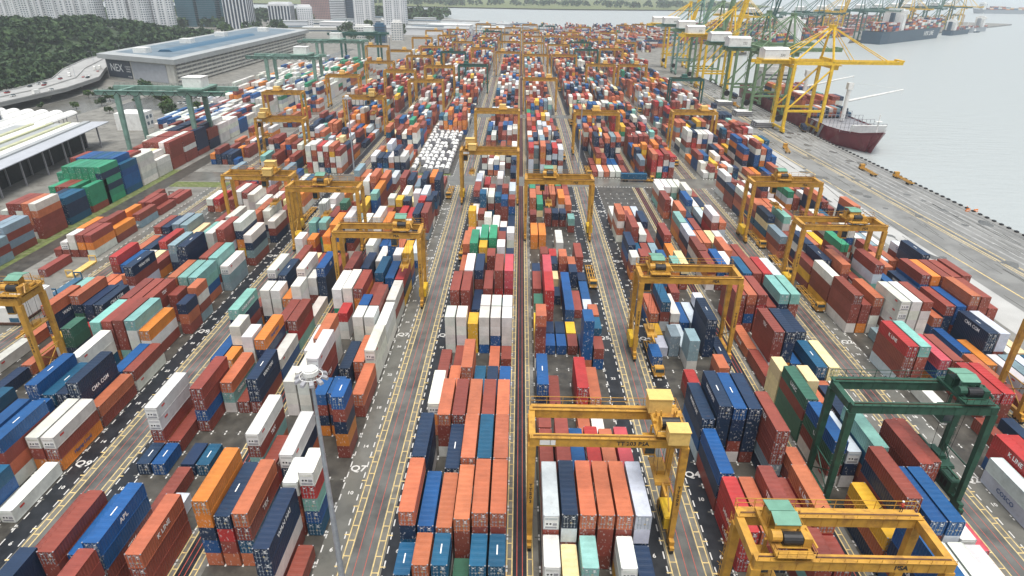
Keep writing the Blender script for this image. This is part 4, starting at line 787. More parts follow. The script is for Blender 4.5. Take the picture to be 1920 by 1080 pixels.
TRK=[(23.5,176,0,0,'empty yellow truck chassis parked in the lane beside Q5'),(34.3,128,0,'b','yellow truck with a small blue container under the crane at Q4'),(153,362,2.9,0,'yellow skeletal truck with upright pins at the apron edge'),(185,419,2.9,'n','truck with a navy container under the bright yellow quay crane'),
(176,318,3.12,0,'empty yellow truck on the quay, nearer to the yard'),(186,304,3.12,0,'empty yellow truck on the quay, nearer to the water'),(87.5,211,0,0,'empty truck chassis beside the far right hand crane legs'),(87.5,187,0,0,'yellow truck in lane Q2 behind the near right crane'),(87.5,163,0,0,'empty brown truck chassis in lane Q2 beside tall brown stacks'),(-18.5,238,0,0,'truck waiting at the cross road on lane Q6'),(-18.5,196,0,0,'yellow truck in lane Q6 near the yellow stack'),(81,322,.1,'R','red container truck heading to the cross road'),(62,291,1.57,'k','truck turning along the cross road with a blue container'),
(23.5,330,0,0,'truck beyond the cross road in lane Q5'),(-72,262,0,0,'truck in lane Q8 near the crane'),(166,500,3.1,0,'truck on the quay between green crane legs'),(177,545,3.1,'n','truck with dark container by the third quay crane'),(160,600,3.0,0,'empty truck on the far quay apron'),(34.3,420,0,0,'truck in far lane Q4'),(150,640,2.8,0,'small truck on the far apron by the basin')]
for q_,(x_,y_) in enumerate([(-30,330),(-30,262),(-72,330),(-83,230),(-83,410),(-19,420),(-19,500),(23.5,395),(23.5,520),(34.3,300),(76.5,250),(76.5,400),(34.3,560),(-30,600),(87.5,470),(-72,560)]): TRK.append((x_,y_,0,0,'empty yard truck in lane beside block %s, %s of the small ones going back'%({-30:'Q7',-72:'Q8',-83:'Q9',-19:'Q6',23.5:'Q5',34.3:'Q4',76.5:'Q3',87.5:'Q2'}[x_],ordn(q_))))
for i,(x,y,rz,ld,lb) in enumerate(TRK):
    o=tr0 if i==0 else copy_tree(tr0); o.location=(x,y,.02); o.rotation_euler=(0,0,rz); o['label']=lb
    if ld:
        e=empty('loaded_container',(x-math.sin(rz)*1.4,y+math.cos(rz)*1.4,1.32),rz,'%s container riding on %s'%(CN[ld],{'b':'the truck at Q4','n':('the truck under the yellow quay crane' if y<500 else 'the truck by the third quay crane'),'R':'the truck nearing the cross road','k':'the truck turning on the cross road'}[ld]),'container')
        L=6.06 if ld=='b' else 12.19; o2=link('body',body_mesh(L,2.58,'x'),e); o2.color=(*CC[ld],1)
        for s in(-1,1): d=link('door',door_mesh(2.58,s),e); d.color=(*CC[ld],1)
tr1.location=(-143,212,.02); tr1['label']='white truck standing among the flat racks at left'
# hatch covers stacked on the quay
hc=None
for i,(x,y,lb) in enumerate([(158,503,'farthest of the three hatch cover piles on the apron'),(160,463,'middle hatch cover pile on the apron'),(161,424,'nearest hatch cover pile on the apron beside the yellow quay crane')]):
    b=MB()
    for q in range(3): b.box(-6,6,-5,5,.3+q*1.1,.3+q*1.1+.7)
    b.box(-5.5,5.5,-4.5,4.5,0,.297)
    r=empty('hatch_cover_pile',(x,y,.01),0,lb,'hatch covers','hatch cover piles'); 
    for q in range(3):
        b=MB(); b.box(-6+q*.3,6-q*.2,-5,5,.35+q*1.15,.35+q*1.15+.62); b.box(-5.8+q*.3,5.8-q*.2,-4.8,4.8,.35+q*1.15+.62,.35+q*1.15+.7,1); b.build('hatch_cover',[M['lamp_grey'],M['white']],r)
    b=MB()
    for q in range(3):
        for s in(-4,0,4): b.box(-6.2,6.2,s-.2,s+.2,q*1.15,q*1.15+.347)
    b.build('bearers',M['black'],r)
# ---------------- light masts
def mast(x,y,h,lb,near=False):
    r=empty('light_mast',(x,y,0),0,lb,'light mast','high light masts')
    b=MB(); b.bar((0,0,0),(0,0,h),.5 if near else .4,n=12,r2=.2); b.build('pole',M['steel'],r)
    b=MB(); b.bar((0,0,h-.3),(0,0,h+.3),1.0,n=16); b.bar((0,0,h+.3),(0,0,h+.55),.85,n=16); b.bar((0,0,h-1.3),(0,0,h-.3),.5,n=8)
    n=10
    for i in range(16):
        a0=2*PI*i/16; a1=2*PI*(i+1)/16; b.bar((1.45*math.cos(a0),1.45*math.sin(a0),h-.55),(1.45*math.cos(a1),1.45*math.sin(a1),h-.55),.06)
    b.build('head_ring',M['white'],r)
    for i in range(n):
        a0=2*PI*i/n; d=Vector((math.cos(a0),math.sin(a0),0)); t_=Vector((-d.y,d.x,0)); c=d*1.75+Vector((0,0,h-.75)); b=MB()
        q=lambda u,v,w:tuple(c+d*u+t_*v+Vector((0,0,w-.35*u)))
        b.hexa([q(-.35,-.3,-.2),q(.4,-.3,-.2),q(.4,.3,-.2),q(-.35,.3,-.2)],[q(-.3,-.26,.15),q(.32,-.26,.12),q(.32,.26,.12),q(-.3,.26,.15)]); b.bar(tuple(d*1.0+Vector((0,0,h-.5))),tuple(c),.07); b.build('floodlight',M['lamp_grey'],r)
    return r
mast(-26.3,67.4,39.6,'tall light mast in front with a white ring of floodlights, nearest of all',True)
for (x,y,h,lb) in [(-80,299,36,'light mast left of the central road just beyond the cross road'),(29,299,36,'light mast beside lane Q4 beyond the cross road'),(-24.5,640,36,'far light mast on the road between Q6 and Q7'),(82,450,36,'light mast far right near the apron'),(-125,640,36,'light mast far left of the yard'),(29,860,34,'light mast at the far end of the middle road'),(-80,860,34,'light mast at the far left end of the yard')]: mast(x,y,h,lb)
# ---------------- white tanks parked in rows
def tank():
    r=empty('tank_trailer',(0,0,0),0,'white tank trailer parked in the dense rows beside the far Q7 road','tank','white tank trailers'); 
    b=MB(); b.bar((0,0,1.9),(0,6.0,1.9),1.12,n=12); b.bar((0,2,2.95),(0,2,3.2),.3,n=8); b.bar((0,4,2.95),(0,4,3.2),.3,n=8); b.build('tank',M['white'],r)
    b=MB(); b.box(-1.1,1.1,-.1,.1,.4,3.1); b.box(-.95,.95,-.12,.12,.55,2.95); b.box(-1.1,1.1,-.2,6.3,.35,.6); b.build('frame',M['lamp_grey'],r)
    for y in(.8,5.2):
        for s in(-1,1):
            b=MB(); b.bar((s*.7,y,.4),(s*1.1,y,.4),.4,n=8); b.build('wheel',M['rubber'],r)
    return r
tk=tank(); f_=True
for j in range(20):
    for i in range(7):
        if random.random()<.14: continue
        o=tk if f_ else copy_tree(tk); f_=False
        o.rotation_euler=(0,0,random.gauss(0,.05)); o.location=(-51.5+i*2.75+random.uniform(-.25,.25),299+j*7.1+random.uniform(-1.2,.3)+(i%3)*.9,.02); o['label']='white tank trailer, %s row from the cross road, %s from left, beyond block Q7'%(ordn(j),ordn(i))
# ---------------- ships
def ship(name,label,L,B,D,hullm,redm,house_at,loc,rz,stacks,seed,cranes=0,band=None,hname=None,bowh=3,deck=M['lamp_grey'],hh=22,empty_bow=False,cat='container ship',grp=None):
    r=empty(name,loc,rz,label,cat,grp); rr=random.Random(seed)
    # hull along +y to the stern, bow at y=0 pointing to -y; z=0 is the waterline
    st=[(0,.02,1.35),(.02,.22,1.25),(.05,.5,1.1),(.1,.82,1.03),(.17,1,1),(.5,1,1),(.92,.98,1),(1,.82,1)]
    secs=[]
    for (u,w,k) in st:
        y=u*L; hb=B/2*w; 
        wl=hb*(.25 if u<.06 else (.6 if u<.12 else .95)) 
        yk=y+(L*.035 if u<.03 else 0)
        secs.append([(-hb,y,D*k),(-wl*.98,yk,0),(-wl*.8,yk,-2.5),(wl*.8,yk,-2.5),(wl*.98,yk,0),(hb,y,D*k)])
    b=MB()
    for a_,c_ in zip(secs,secs[1:]):
        for q in range(5):
            b.quad(a_[q],c_[q],c_[q+1],a_[q+1],1 if q in(1,2,3) else 0)
    b.poly(secs[0],0); b.poly(secs[-1][::-1],0)
    for a_,c_ in zip(secs,secs[1:]): b.quad((a_[0][0],a_[0][1],a_[0][2]-1.0),(c_[0][0],c_[0][1],c_[0][2]-1.0),(c_[5][0],c_[5][1],c_[5][2]-1.0),(a_[5][0],a_[5][1],a_[5][2]-1.0),2)
    b.build('hull',[hullm,redm,deck],r)
    hy=L*house_at
    b=MB(); b.box(-B*.42,B*.42,hy,hy+11,D,D+hh*.75); b.box(-B*.5,B*.5,hy+1,hy+8,D+hh*.75,D+hh*.9); b.box(-B*.3,B*.3,hy+2,hy+8,D+hh*.9,D+hh); b.bar((0,hy+5,D+hh),(0,hy+5,D+hh+7),.3)
    for q in range(int(hh*.75/3)): b.box(-B*.40,B*.40,hy-.06,hy,D+1.3+q*3,D+2.3+q*3,1)
    b.build('superstructure',[M['white'],M['glass']],r)
    b=MB(); b.box(-3,3,hy+13,hy+19,D,D+hh*.8); b.build('funnel',hullm,r)
    b=MB(); b.bar((0,L*.035,D*1.1),(0,L*.035,D*1.1+11),.5,n=8,r2=.3); b.box(-1.8,1.8,L*.03,L*.03+2,D*1.1+7,D*1.1+7.3); b.build('foremast',M['white'],r)
    b=MB(); 
    hand(b,(-B*.24,L*.05,D*1.08),(0,.5,D*1.33),1.2,n=6,r=.08); hand(b,(B*.24,L*.05,D*1.08),(0,.5,D*1.33),1.2,n=6,r=.08)
    b.hexa([(-B*.34,L*.078,D),(B*.34,L*.078,D),(B*.34,L*.084,D),(-B*.34,L*.084,D)],[(-B*.34,L*.072,D+4.4),(B*.34,L*.072,D+4.4),(B*.34,L*.078,D+4.4),(-B*.34,L*.078,D+4.4)]); b.build('bow_fittings',M['white'],r)
    if band:
        b=MB()
        for s in(-1,1):
            X=s*(B/2+.06)
            for q in range(3):
                y0=L*.19+q*7; pts=[(X,y0,D-.5),(X,y0+3.2,D-.5),(X,y0+8,.8),(X,y0+4.8,.8)]; b.poly(pts if s>0 else pts[::-1])
            pts=[(X,L*.14,D-.4),(X,L*.175,D-.4),(X,L*.215,.8),(X,L*.19,.8)]; 
        b.build('hull_chevrons',M['lamp_grey'],r)
    if hname:
        for s in(-1,1): text(hname,D*.55,M['text_white'],r,(s*(B/2+.08),L*.34,D*.55),RIGHT if s>0 else LEFT,bold=.1)
    cargo=MB(); nrow=int(B//2.6)
    for y0 in list(range(int(L*.11),int(L-22),14)):
        if hy-13<y0<hy+20: continue
        hgt=rr.choice(stacks)
        if empty_bow and y0<L*.26: hgt=0
        for i in range(nrow):
            for t_ in range(max(0,hgt-(rr.random()<.3))):
                x=-nrow*1.25+i*2.5; cargo.box(x,x+2.44,y0,y0+12.2,D+.3+t_*2.6,D+.3+t_*2.6+2.58,0,jit(CC[rr.choice(PAL)]),bottom=False)
    if cargo.v: o=cargo.build('deck_cargo',P_ATT,r); o['kind']='stuff'
    lash=MB()
    for y0 in range(int(L*.11),int(L-22),14):
        for i in range(nrow+1): lash.bar((-nrow*1.25+i*2.5-.03,y0-.6,D-.8),(-nrow*1.25+i*2.5-.03,y0-.6,D+4),.14,cap=False)
        lash.bar((-nrow*1.25,y0-.6,D+4),(nrow*1.25,y0-.6,D+4),.15,cap=False); lash.bar((-nrow*1.25,y0-.6,D+1.6),(nrow*1.25,y0-.6,D+1.6),.12,cap=False)
    lash.build('lashing_bridge',M['lamp_grey'],r)
    for q in range(cranes):
        y=L*(.26+.3*q); b=MB(); b.bar((B*.1,y,D),(B*.1,y,D+19),1.3,n=10); b.box(B*.1-1.6,B*.1+1.6,y-1.6,y+1.6,D+19,D+23); b.bar((B*.1+1,y,D+12),(B*.1+31,y-5,D+20),.8,n=6,r2=.4); b.bar((B*.1,y,D+23),(B*.1+29,y-5,D+20.5),.07); b.bar((B*.1+30.5,y-5,D+20),(B*.1+30.5,y-5,D+17),.12); b.build('deck_crane',M['white'],r)
    return r
mk('hull_red',(.17,.018,.03),.4,var=.15,scale=.2,dirt=(.3,.2,.18),dscale=.15,damt=.3); mk('boot_red',(.42,.10,.05),.6,var=.2,scale=.3); mk('hull_navy',(.03,.07,.11),.45,var=.15,scale=.1); mk('hull_grey',(.30,.33,.36),.5,var=.1); mk('hull_white',(.66,.66,.64),.5,var=.1,dirt=(.4,.36,.33),dscale=.05,damt=.4)
ship('container_ship','dark red ship moored at the quay with pale deck cranes, bow toward the camera',205,30,10,M['hull_red'],M['boot_red'],.78,(205,359,-3),.02,[3,4,2,4],3,cranes=2,band=True,empty_bow=True)
ship('container_ship','large navy ship with white company name at the far pier',300,40,19,M['hull_navy'],M['boot_red'],.72,tuple(U0+d_*715-nrm*26+Vector((0,0,-3))),ang+PI,[4,5,5,6],5,hname='NYK LINE',hh=34)
ship('container_ship','grey white hulled ship berthed across the basin on the left',270,38,18,M['hull_white'],M['boot_red'],.7,tuple(U0+d_*330-nrm*26+Vector((0,0,-3))),ang+PI,[4,5,3,4],6,hname='APL',hh=30)
ship('container_ship','small dark ship moored behind the navy ship at the pier end',120,20,9,M['hull_navy'],M['boot_red'],.8,tuple(U0+d_*880-nrm*30+Vector((0,0,-3))),ang+PI,[1,2],8,hh=20)
ship('container_ship','pale ship beyond the pier end with cream superstructure',110,20,9,M['hull_grey'],M['boot_red'],.3,tuple(U0+d_*1010-nrm*25+Vector((0,0,-3))),ang+PI,[1,1],9,hh=22)
ship('container_ship','distant loaded ship at anchor in the top right corner',230,32,13,M['hull_grey'],M['boot_red'],.12,(1640,2520,-3),-PI/2-.05,[3,4,3,4,2],10,hh=24)
r=empty('tugboat',(953,1450,-3),-1.3,'tiny dark tugboat alone on the open water at right','boat')
b=MB(); b.hexa([(-3,0,-1),(3,0,-1),(3.5,20,-1),(-3.5,20,-1)],[(-4,-3,2.6),(4,-3,2.6),(4.5,22,2.2),(-4.5,22,2.2)]); b.build('hull',M['hull_navy'],r)
b=MB(); b.box(-3,3,5,12,2.3,6); b.box(-2.2,2.2,6,10,6,9); b.bar((0,9,9),(0,9,15),.3); b.build('wheelhouse',M['white'],r)
# ---------------- people and small gear
mk('skin',(.35,.2,.14),.6); mk('cloth_red',(.45,.06,.04),.8); mk('cloth_navy',(.03,.04,.08),.8); mk('cloth_orange',(.75,.22,.04),.7)
def person(label,loc,rz,shirt,lean=.12):
    e=empty('person',loc,rz,label,'person')
    V=[(0,0,.95),(0,.0,1.2),(0,-lean*.5,1.42),(0,-lean,1.55),(0,-lean*1.1,1.68),(-.19,-lean*.5,1.42),(-.25,-.12,1.18),(-.22,-.36,1.08),(.19,-lean*.5,1.42),(.25,-.12,1.18),(.22,-.36,1.08),(-.1,0,.9),(-.12,.02,.5),(-.13,.04,.09),(-.13,-.12,.04),(.1,0,.9),(.12,-.04,.5),(.13,.02,.09),(.13,-.13,.04)]
    E_=[(0,1),(1,2),(2,3),(3,4),(2,5),(5,6),(6,7),(2,8),(8,9),(9,10),(0,11),(11,12),(12,13),(13,14),(0,15),(15,16),(16,17),(17,18)]
    R_=[.15,.14,.15,.06,.1,.07,.05,.035,.07,.05,.035,.095,.07,.05,.045,.095,.07,.05,.045]
    me=bpy.data.meshes.new('body'); me.from_pydata(V,E_,[]); o=bpy.data.objects.new('body',me); COL.objects.link(o); md=o.modifiers.new('s','SKIN')
    for i,sv in enumerate(me.skin_vertices[0].data): sv.radius=(R_[i],R_[i]*.8); sv.use_root=(i==0)
    o.modifiers.new('u','SUBSURF').levels=1
    m2=bpy.data.meshes.new_from_object(o.evaluated_get(bpy.context.evaluated_depsgraph_get())); bpy.data.objects.remove(o)
    for m in (M[shirt],M['cloth_navy'],M['skin']): m2.materials.append(m)
    for p_ in m2.polygons: z=p_.center.z; p_.material_index=2 if (z>1.5 or p_.center.y<-.3) else (0 if z>.93 else 1); p_.use_smooth=True
    link('body',m2,e)
    b=MB()
    for k,(r0,z0,r1,z1) in enumerate([(.17,1.72,.15,1.8),(.15,1.8,.06,1.86)]): b.bar((0,-lean*1.1,z0),(0,-lean*1.1,z1),r0,n=10,r2=r1)
    b.build('helmet',M['white'],e); return e
person('person in red shirt and white helmet on the bottom right crane walkway',(51.3,62.45,22.34),PI,'cloth_red')
person('person in orange vest standing by the orange barriers on the quay',(190.3,257,.02),.6,'cloth_orange',.03)
for i,(x,y,lb) in enumerate([(189.2,254.5,'orange barrier at the quay edge, left of the pair'),(192.2,254,'orange barrier at the quay edge, right of the pair by the water')]):
    e=empty('barrier',(x,y,.02),.3,lb,'barrier','orange barriers'); b=MB(); b.hexa([(-1.1,-.3,0),(1.1,-.3,0),(1.1,.3,0),(-1.1,.3,0)],[(-1.05,-.1,1.1),(1.05,-.1,1.1),(1.05,.1,1.1),(-1.05,.1,1.1)]); b.build('barrier_body',M['cloth_orange'],e); b=MB(); b.box(-.9,.9,-.26,-.2,.35,.55); b.build('reflective_strip',M['text_white'],e)
# ---------------- left side: shed, flyover, warehouse, wood and towers
def vprism(b,pts,z0,z1,m=0,mt=None):
    n=len(pts)
    for i in range(n):
        a=pts[i]; c=pts[(i+1)%n]; b.quad((a[0],a[1],z0),(c[0],c[1],z0),(c[0],c[1],z1),(a[0],a[1],z1),m)
    b.poly([(x,y,z1) for x,y in pts],m if mt is None else mt)
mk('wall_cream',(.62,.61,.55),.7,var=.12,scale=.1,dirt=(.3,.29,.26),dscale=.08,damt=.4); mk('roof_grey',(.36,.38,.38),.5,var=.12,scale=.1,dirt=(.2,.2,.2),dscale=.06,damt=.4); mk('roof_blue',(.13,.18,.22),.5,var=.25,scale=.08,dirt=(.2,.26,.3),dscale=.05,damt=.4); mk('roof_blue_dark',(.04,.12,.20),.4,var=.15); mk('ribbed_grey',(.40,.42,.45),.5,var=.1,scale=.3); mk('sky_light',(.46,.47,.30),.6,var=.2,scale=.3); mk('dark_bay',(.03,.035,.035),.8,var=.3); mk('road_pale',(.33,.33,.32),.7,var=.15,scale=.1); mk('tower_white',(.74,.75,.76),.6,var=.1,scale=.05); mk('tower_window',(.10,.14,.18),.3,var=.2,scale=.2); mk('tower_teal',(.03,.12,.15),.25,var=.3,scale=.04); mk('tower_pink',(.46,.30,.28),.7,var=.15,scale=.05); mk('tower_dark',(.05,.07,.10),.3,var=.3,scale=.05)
def leafmat(name,col):
    m=bpy.data.materials.new(name); n,bs,N,K=nodes(m); g=N.new('ShaderNodeNewGeometry'); t=N.new('ShaderNodeTexNoise'); t.inputs['Scale'].default_value=.12; t.inputs['Detail'].default_value=3; K.new(g.outputs['Position'],t.inputs['Vector'])
    r=N.new('ShaderNodeValToRGB'); r.color_ramp.elements[0].position=.3; r.color_ramp.elements[0].color=(col[0]*.45,col[1]*.5,col[2]*.6,1); r.color_ramp.elements[1].position=.7; r.color_ramp.elements[1].color=(col[0]*1.4,col[1]*1.3,col[2]*1.1,1)
    K.new(t.outputs['Fac'],r.inputs[0]); K.new(r.outputs[0],bs.inputs['Base Color']); bs.inputs['Roughness'].default_value=.7; bs.inputs['Specular IOR Level'].default_value=.15; return m
LEAF=leafmat('foliage',(.05,.09,.04)); LEAF2=leafmat('foliage_light',(.07,.12,.04)); BARK=mk('bark',(.10,.075,.05),.9)
# tree: trunk, limbs and a crown of leaf clumps
def leafcard(b,c,s,rr):
    n=Vector((rr.gauss(0,1),rr.gauss(0,1),rr.gauss(0,.8)+.6)).normalized(); a=n.orthogonal().normalized(); e=n.cross(a); th=rr.random()*PI; u=(a*math.cos(th)+e*math.sin(th))*s; v=(e*math.cos(th)-a*math.sin(th))*s*rr.uniform(.5,.9)
    b.poly([tuple(c-u),tuple(c-u*.3-v),tuple(c+u*.8-v*.4),tuple(c+u),tuple(c+v*.8)])
def crown_mesh(seed,R,H,n,leaf=1.1,m=LEAF):
    rr=random.Random(seed); b=MB(); cl=[(Vector((rr.uniform(-.7,.7)*R,rr.uniform(-.7,.7)*R,H*rr.uniform(.5,.95))),R*rr.uniform(.3,.5)) for _ in range(11)]
    for (c,r_) in cl:
        for _ in range(n//11):
            d=Vector((rr.gauss(0,1),rr.gauss(0,1),rr.gauss(0,.7))).normalized()*r_*rr.uniform(.6,1.05); leafcard(b,c+d,leaf*rr.uniform(.6,1.2),rr)
    return b.mesh('crown',m)
def trunk_mesh(seed,R,H):
    rr=random.Random(seed); b=MB(); b.bar((0,0,0),(0,0,H*.5),.45,n=7,r2=.3)
    for i in range(5): a=2*PI*i/5+rr.random(); b.bar((0,0,H*(.35+.03*i)),(math.cos(a)*R*.55,math.sin(a)*R*.55,H*.75),.2,n=5,r2=.08)
    return b.mesh('trunk',BARK)
TV=[(crown_mesh(40+i,R,H,700,1.0,LEAF if i%2 else LEAF2),trunk_mesh(60+i,R,H)) for i,(R,H) in enumerate([(6,11),(7.5,13),(5.5,12),(8,12)])]
def tree(x,y,z,s,lb,v=0,group='roadside trees'):
    e=empty('tree',(x,y,z),random.uniform(0,6),lb,'tree',group); e.scale=(s,s,s); link('trunk',TV[v][1],e); link('crown',TV[v][0],e); return e
# wooded hill as terrain
def hz(x,y):
    t=max(0,min(1,(-430-x)/160)); u=max(0,min(1,(y-150)/120))*max(0,min(1,(1080-y)/200)); return 26*(t*t*(3-2*t))*u+ (3*math.sin(x*.031)+2.5*math.sin(y*.027+x*.01))*t*u
b=MB(); gx=[-1000+i*25 for i in range(24)]; gy=[100+i*25 for i in range(41)]
idx={}
for i,x in enumerate(gx):
    for j,y in enumerate(gy): idx[(i,j)]=len(b.v); b.v.append((x,y,hz(x,y)+.05))
for i in range(len(gx)-1):
    for j in range(len(gy)-1): b.f.append((idx[(i,j)],idx[(i+1,j)],idx[(i+1,j+1)],idx[(i,j+1)])); b.m.append(0); b.c.append(None)
tag(b.build('hillside',mat('hill_ground',(.04,.065,.03),.9,var=.4,scale=.1),smooth=True),kind='structure')
# forest mass: instances of leaf clumps joined in one object
rr=random.Random(5); b=MB()
PAT=[(-400,200),(-400,270),(-374,350),(-364,430),(-362,490),(-372,545),(-402,605),(-430,680),(-445,800),(-440,1150)]
def np_(y):
    for (x0,y0),(x1,y1) in zip(PAT,PAT[1:]):
        if y0<=y<=y1: return x0+(x1-x0)*(y-y0)/max(1,y1-y0)
    return -440
for _ in range(2300):
    y=rr.uniform(200,1040); x=rr.uniform(-900,-400)
    if x>np_(y)-30: continue
    if prj(x,y,20) is None: continue
    q=prj(x,y,hz(x,y)+8)
    if not(-30<q[0]<420 and -20<q[1]<200): continue
    R=rr.uniform(6,10); H=rr.uniform(6,12); z=hz(x,y); nn=int(max(40,min(170,60000/y)))
    for _ in range(nn):
        d=Vector((rr.gauss(0,1),rr.gauss(0,1),abs(rr.gauss(0,.9))+.05)).normalized(); d=Vector((d.x*R,d.y*R,d.z*R*.75))*rr.uniform(.82,1.05)
        leafcard(b,Vector((x,y,z+H*.55))+d,1.9*rr.uniform(.6,1.3)*(1+y/1500),rr)
tag(b.build('forest',LEAF),'dense dark green wood covering the hillside behind the flyover at upper left','forest',kind='stuff')
for i,(x,y,s,lb) in enumerate([(-243,440,.8,'green tree beside the left leg of the nearest bridge crane'),(-232,425,.7,'small bushy tree between the bridge crane legs'),(-215,430,.8,'round tree behind the white container stack'),(-205,442,.8,'tree right of the round tree, behind white stacks'),(-262,470,.8,'tree in front of the cream warehouse wall'),(-300,520,.8,'tree under the flyover edge'),(-285,505,.7,'bush by the flyover pier'),(-255,1010,1.3,'broad tree by the far white office block'),(-240,1045,1.4,'tree left of the round pale tower'),(-290,1120,1.6,'tree between the two pale towers'),(-265,1180,1.7,'large tree behind the low white houses'),(-222,980,1.2,'tree below the dark blue office block'),(-205,1150,1.6,'tree right of the second pale tower'),(-195,1090,1.4,'tree beside the blue canopy'),(-395,1120,1.5,'tree at the foot of the pink block'),(-420,1150,1.7,'tree in front of the teal glass towers'),(-470,1080,1.6,'tree at the foot of the white towers, right end')]): tree(x,y,.0,s,lb,i%4,'trees by the port buildings')
# open long shed with ribbed roofs
r=empty('long_shed',(-216,254,0),.132,'long low shed with pale and yellow striped roofs beside the left yard','shed')
cols_=[('ribbed_grey',0,-9),('roof_grey',-9,-12),('white',-12,-18),('sky_light',-18,-20),('roof_grey',-20,-26),('sky_light',-26,-28),('white',-28,-35),('sky_light',-35,-37),('roof_grey',-37,-45)]
for q,(mm,xa,xb) in enumerate(cols_):
    b=MB(); z1=12.6 if q%2 else 11.9; b.box(xb+.02,xa-.02,-150,100+(xa*.2),11.5,z1); b.build('roof_strip',M[mm],r)
b=MB()
for y in range(-146,100,18): b.box(-9,-8.4,y,y+.6,0,11.497); b.box(-2,-1.4,y,y+.6,0,11.497)
b.build('columns',M['lamp_grey'],r)
b=MB(); b.box(-44,-9.5,-149,90,0,11.4); b.build('inner_wall',M['dark_bay'],r)  # solid near-black block: shade inside the open shed put into its colour
for i in range(11):
    c0=Vector((-216,254,0))+Matrix.Rotation(.132,3,'Z')@Vector((-40-i*9.5,128+i*2.5,0))
    e=empty('roof_canopy',c0,.132,'narrow white vaulted canopy, %s from the right behind the long shed'%ordn(i),'canopy','narrow vaulted canopies')
    b=MB(); pts=[(3.3*math.cos(t*PI/6),1.7*math.sin(t*PI/6)) for t in range(7)]
    for (xa,za),(xb,zb) in zip(pts,pts[1:]): b.quad((xa,-150,9+za),(xa,14,9+za),(xb,14,9+zb),(xb,-150,9+zb))
    b.poly([(x,-150,9+z) for x,z in pts]); b.poly([(x,14,9+z) for x,z in pts][::-1]); b.build('vault',M['white'],e)
    b=MB(); 
    for y in range(-148,14,20): b.box(-3.2,-2.9,y,y+.4,0,9); b.box(2.9,3.2,y,y+.4,0,9)
    b.build('columns',M['lamp_grey'],e)
r=empty('site_office',(-296,338,0),.13,'white two storey site office at the left edge behind the sheds','building')
b=MB(); b.box(-30,2,0,26,0,16); b.box(-30.4,2.4,-.4,26.4,16,16.6); b.build('wall',M['white'],r)
for q in range(2):
    for i in range(6): b=MB(); b.box(2.01,2.08,2+i*4,4.8+i*4,4+q*6,6.4+q*6); b.build('window',M['tower_window'],r)
    for i in range(7): b=MB(); b.box(-28+i*4.2,-25+i*4.2,-.08,-.01,4+q*6,6.4+q*6); b.build('window',M['tower_window'],r)
r=empty('gate_office',(-238,392,0),0,'small white office block at the end of the long shed','building'); b=MB(); b.box(-8,8,-7,7,0,10); b.build('wall',M['white'],r)
for q in range(2):
    for i in range(3): b=MB(); b.box(8.01,8.08,-5+i*4,-2.6+i*4,2+q*3.8,4+q*3.8); b.build('window',M['tower_window'],r)
# flyover
pa=[(-400,270),(-374,350),(-364,430),(-362,490),(-372,545),(-402,605),(-430,680),(-445,800),(-440,980),(-440,1150)]
def offs(pts,d):
    o=[]
    for i,p_ in enumerate(pts):
        a=Vector((*pts[max(0,i-1)],0)); c=Vector((*pts[min(len(pts)-1,i+1)],0)); t=(c-a).normalized(); n=Vector((t.y,-t.x,0)); o.append((p_[0]+n.x*d,p_[1]+n.y*d))
    return o
r=empty('flyover',(0,0,0),0,'long grey elevated road on piers running past the wood at left','flyover')
l_,r_=offs(pa,-17),offs(pa,17); b=MB()
for i in range(len(pa)-1):
    A,B_,C_,D_=r_[i],r_[i+1],l_[i+1],l_[i]
    b.quad((*A,7.5),(*B_,7.5),(*C_,7.5),(*D_,7.5)); b.quad((*A,5.3),(*B_,5.3),(*B_,7.5),(*A,7.5)); b.quad((*D_,7.5),(*C_,7.5),(*C_,5.3),(*D_,5.3)); b.quad((*D_,5.3),(*C_,5.3),(*B_,5.3),(*A,5.3))
b.build('deck',M['road_pale'],r)
for d,nm in((17,'parapet'),(-17,'parapet'),(0,'median')):
    o1,o2=offs(pa,d-.2),offs(pa,d+.2); b=MB()
    for i in range(len(pa)-1):
        b.quad((*o1[i],8.4),(*o1[i+1],8.4),(*o2[i+1],8.4),(*o2[i],8.4)); b.quad((*o2[i],7.5),(*o2[i+1],7.5),(*o2[i+1],8.4),(*o2[i],8.4)); b.quad((*o1[i],8.4),(*o1[i],7.5),(*o1[i+1],7.5),(*o1[i+1],8.4))
    b.build(nm,M['apron_light'],r)
PT=[]
for i in range(len(pa)-1):
    a=Vector((*pa[i],0)); c=Vector((*pa[i+1],0)); n=max(1,int((c-a).length//38))
    for q in range(n): PT.append(a.lerp(c,q/n))
for p_ in PT:
    b=MB(); b.hexa([(p_.x-3,p_.y-1,0),(p_.x+3,p_.y-1,0),(p_.x+3,p_.y+1,0),(p_.x-3,p_.y+1,0)],[(p_.x-7,p_.y-1.2,5.2),(p_.x+7,p_.y-1.2,5.2),(p_.x+7,p_.y+1.2,5.2),(p_.x-7,p_.y+1.2,5.2)]); b.build('pier',M['wall_cream'],r)
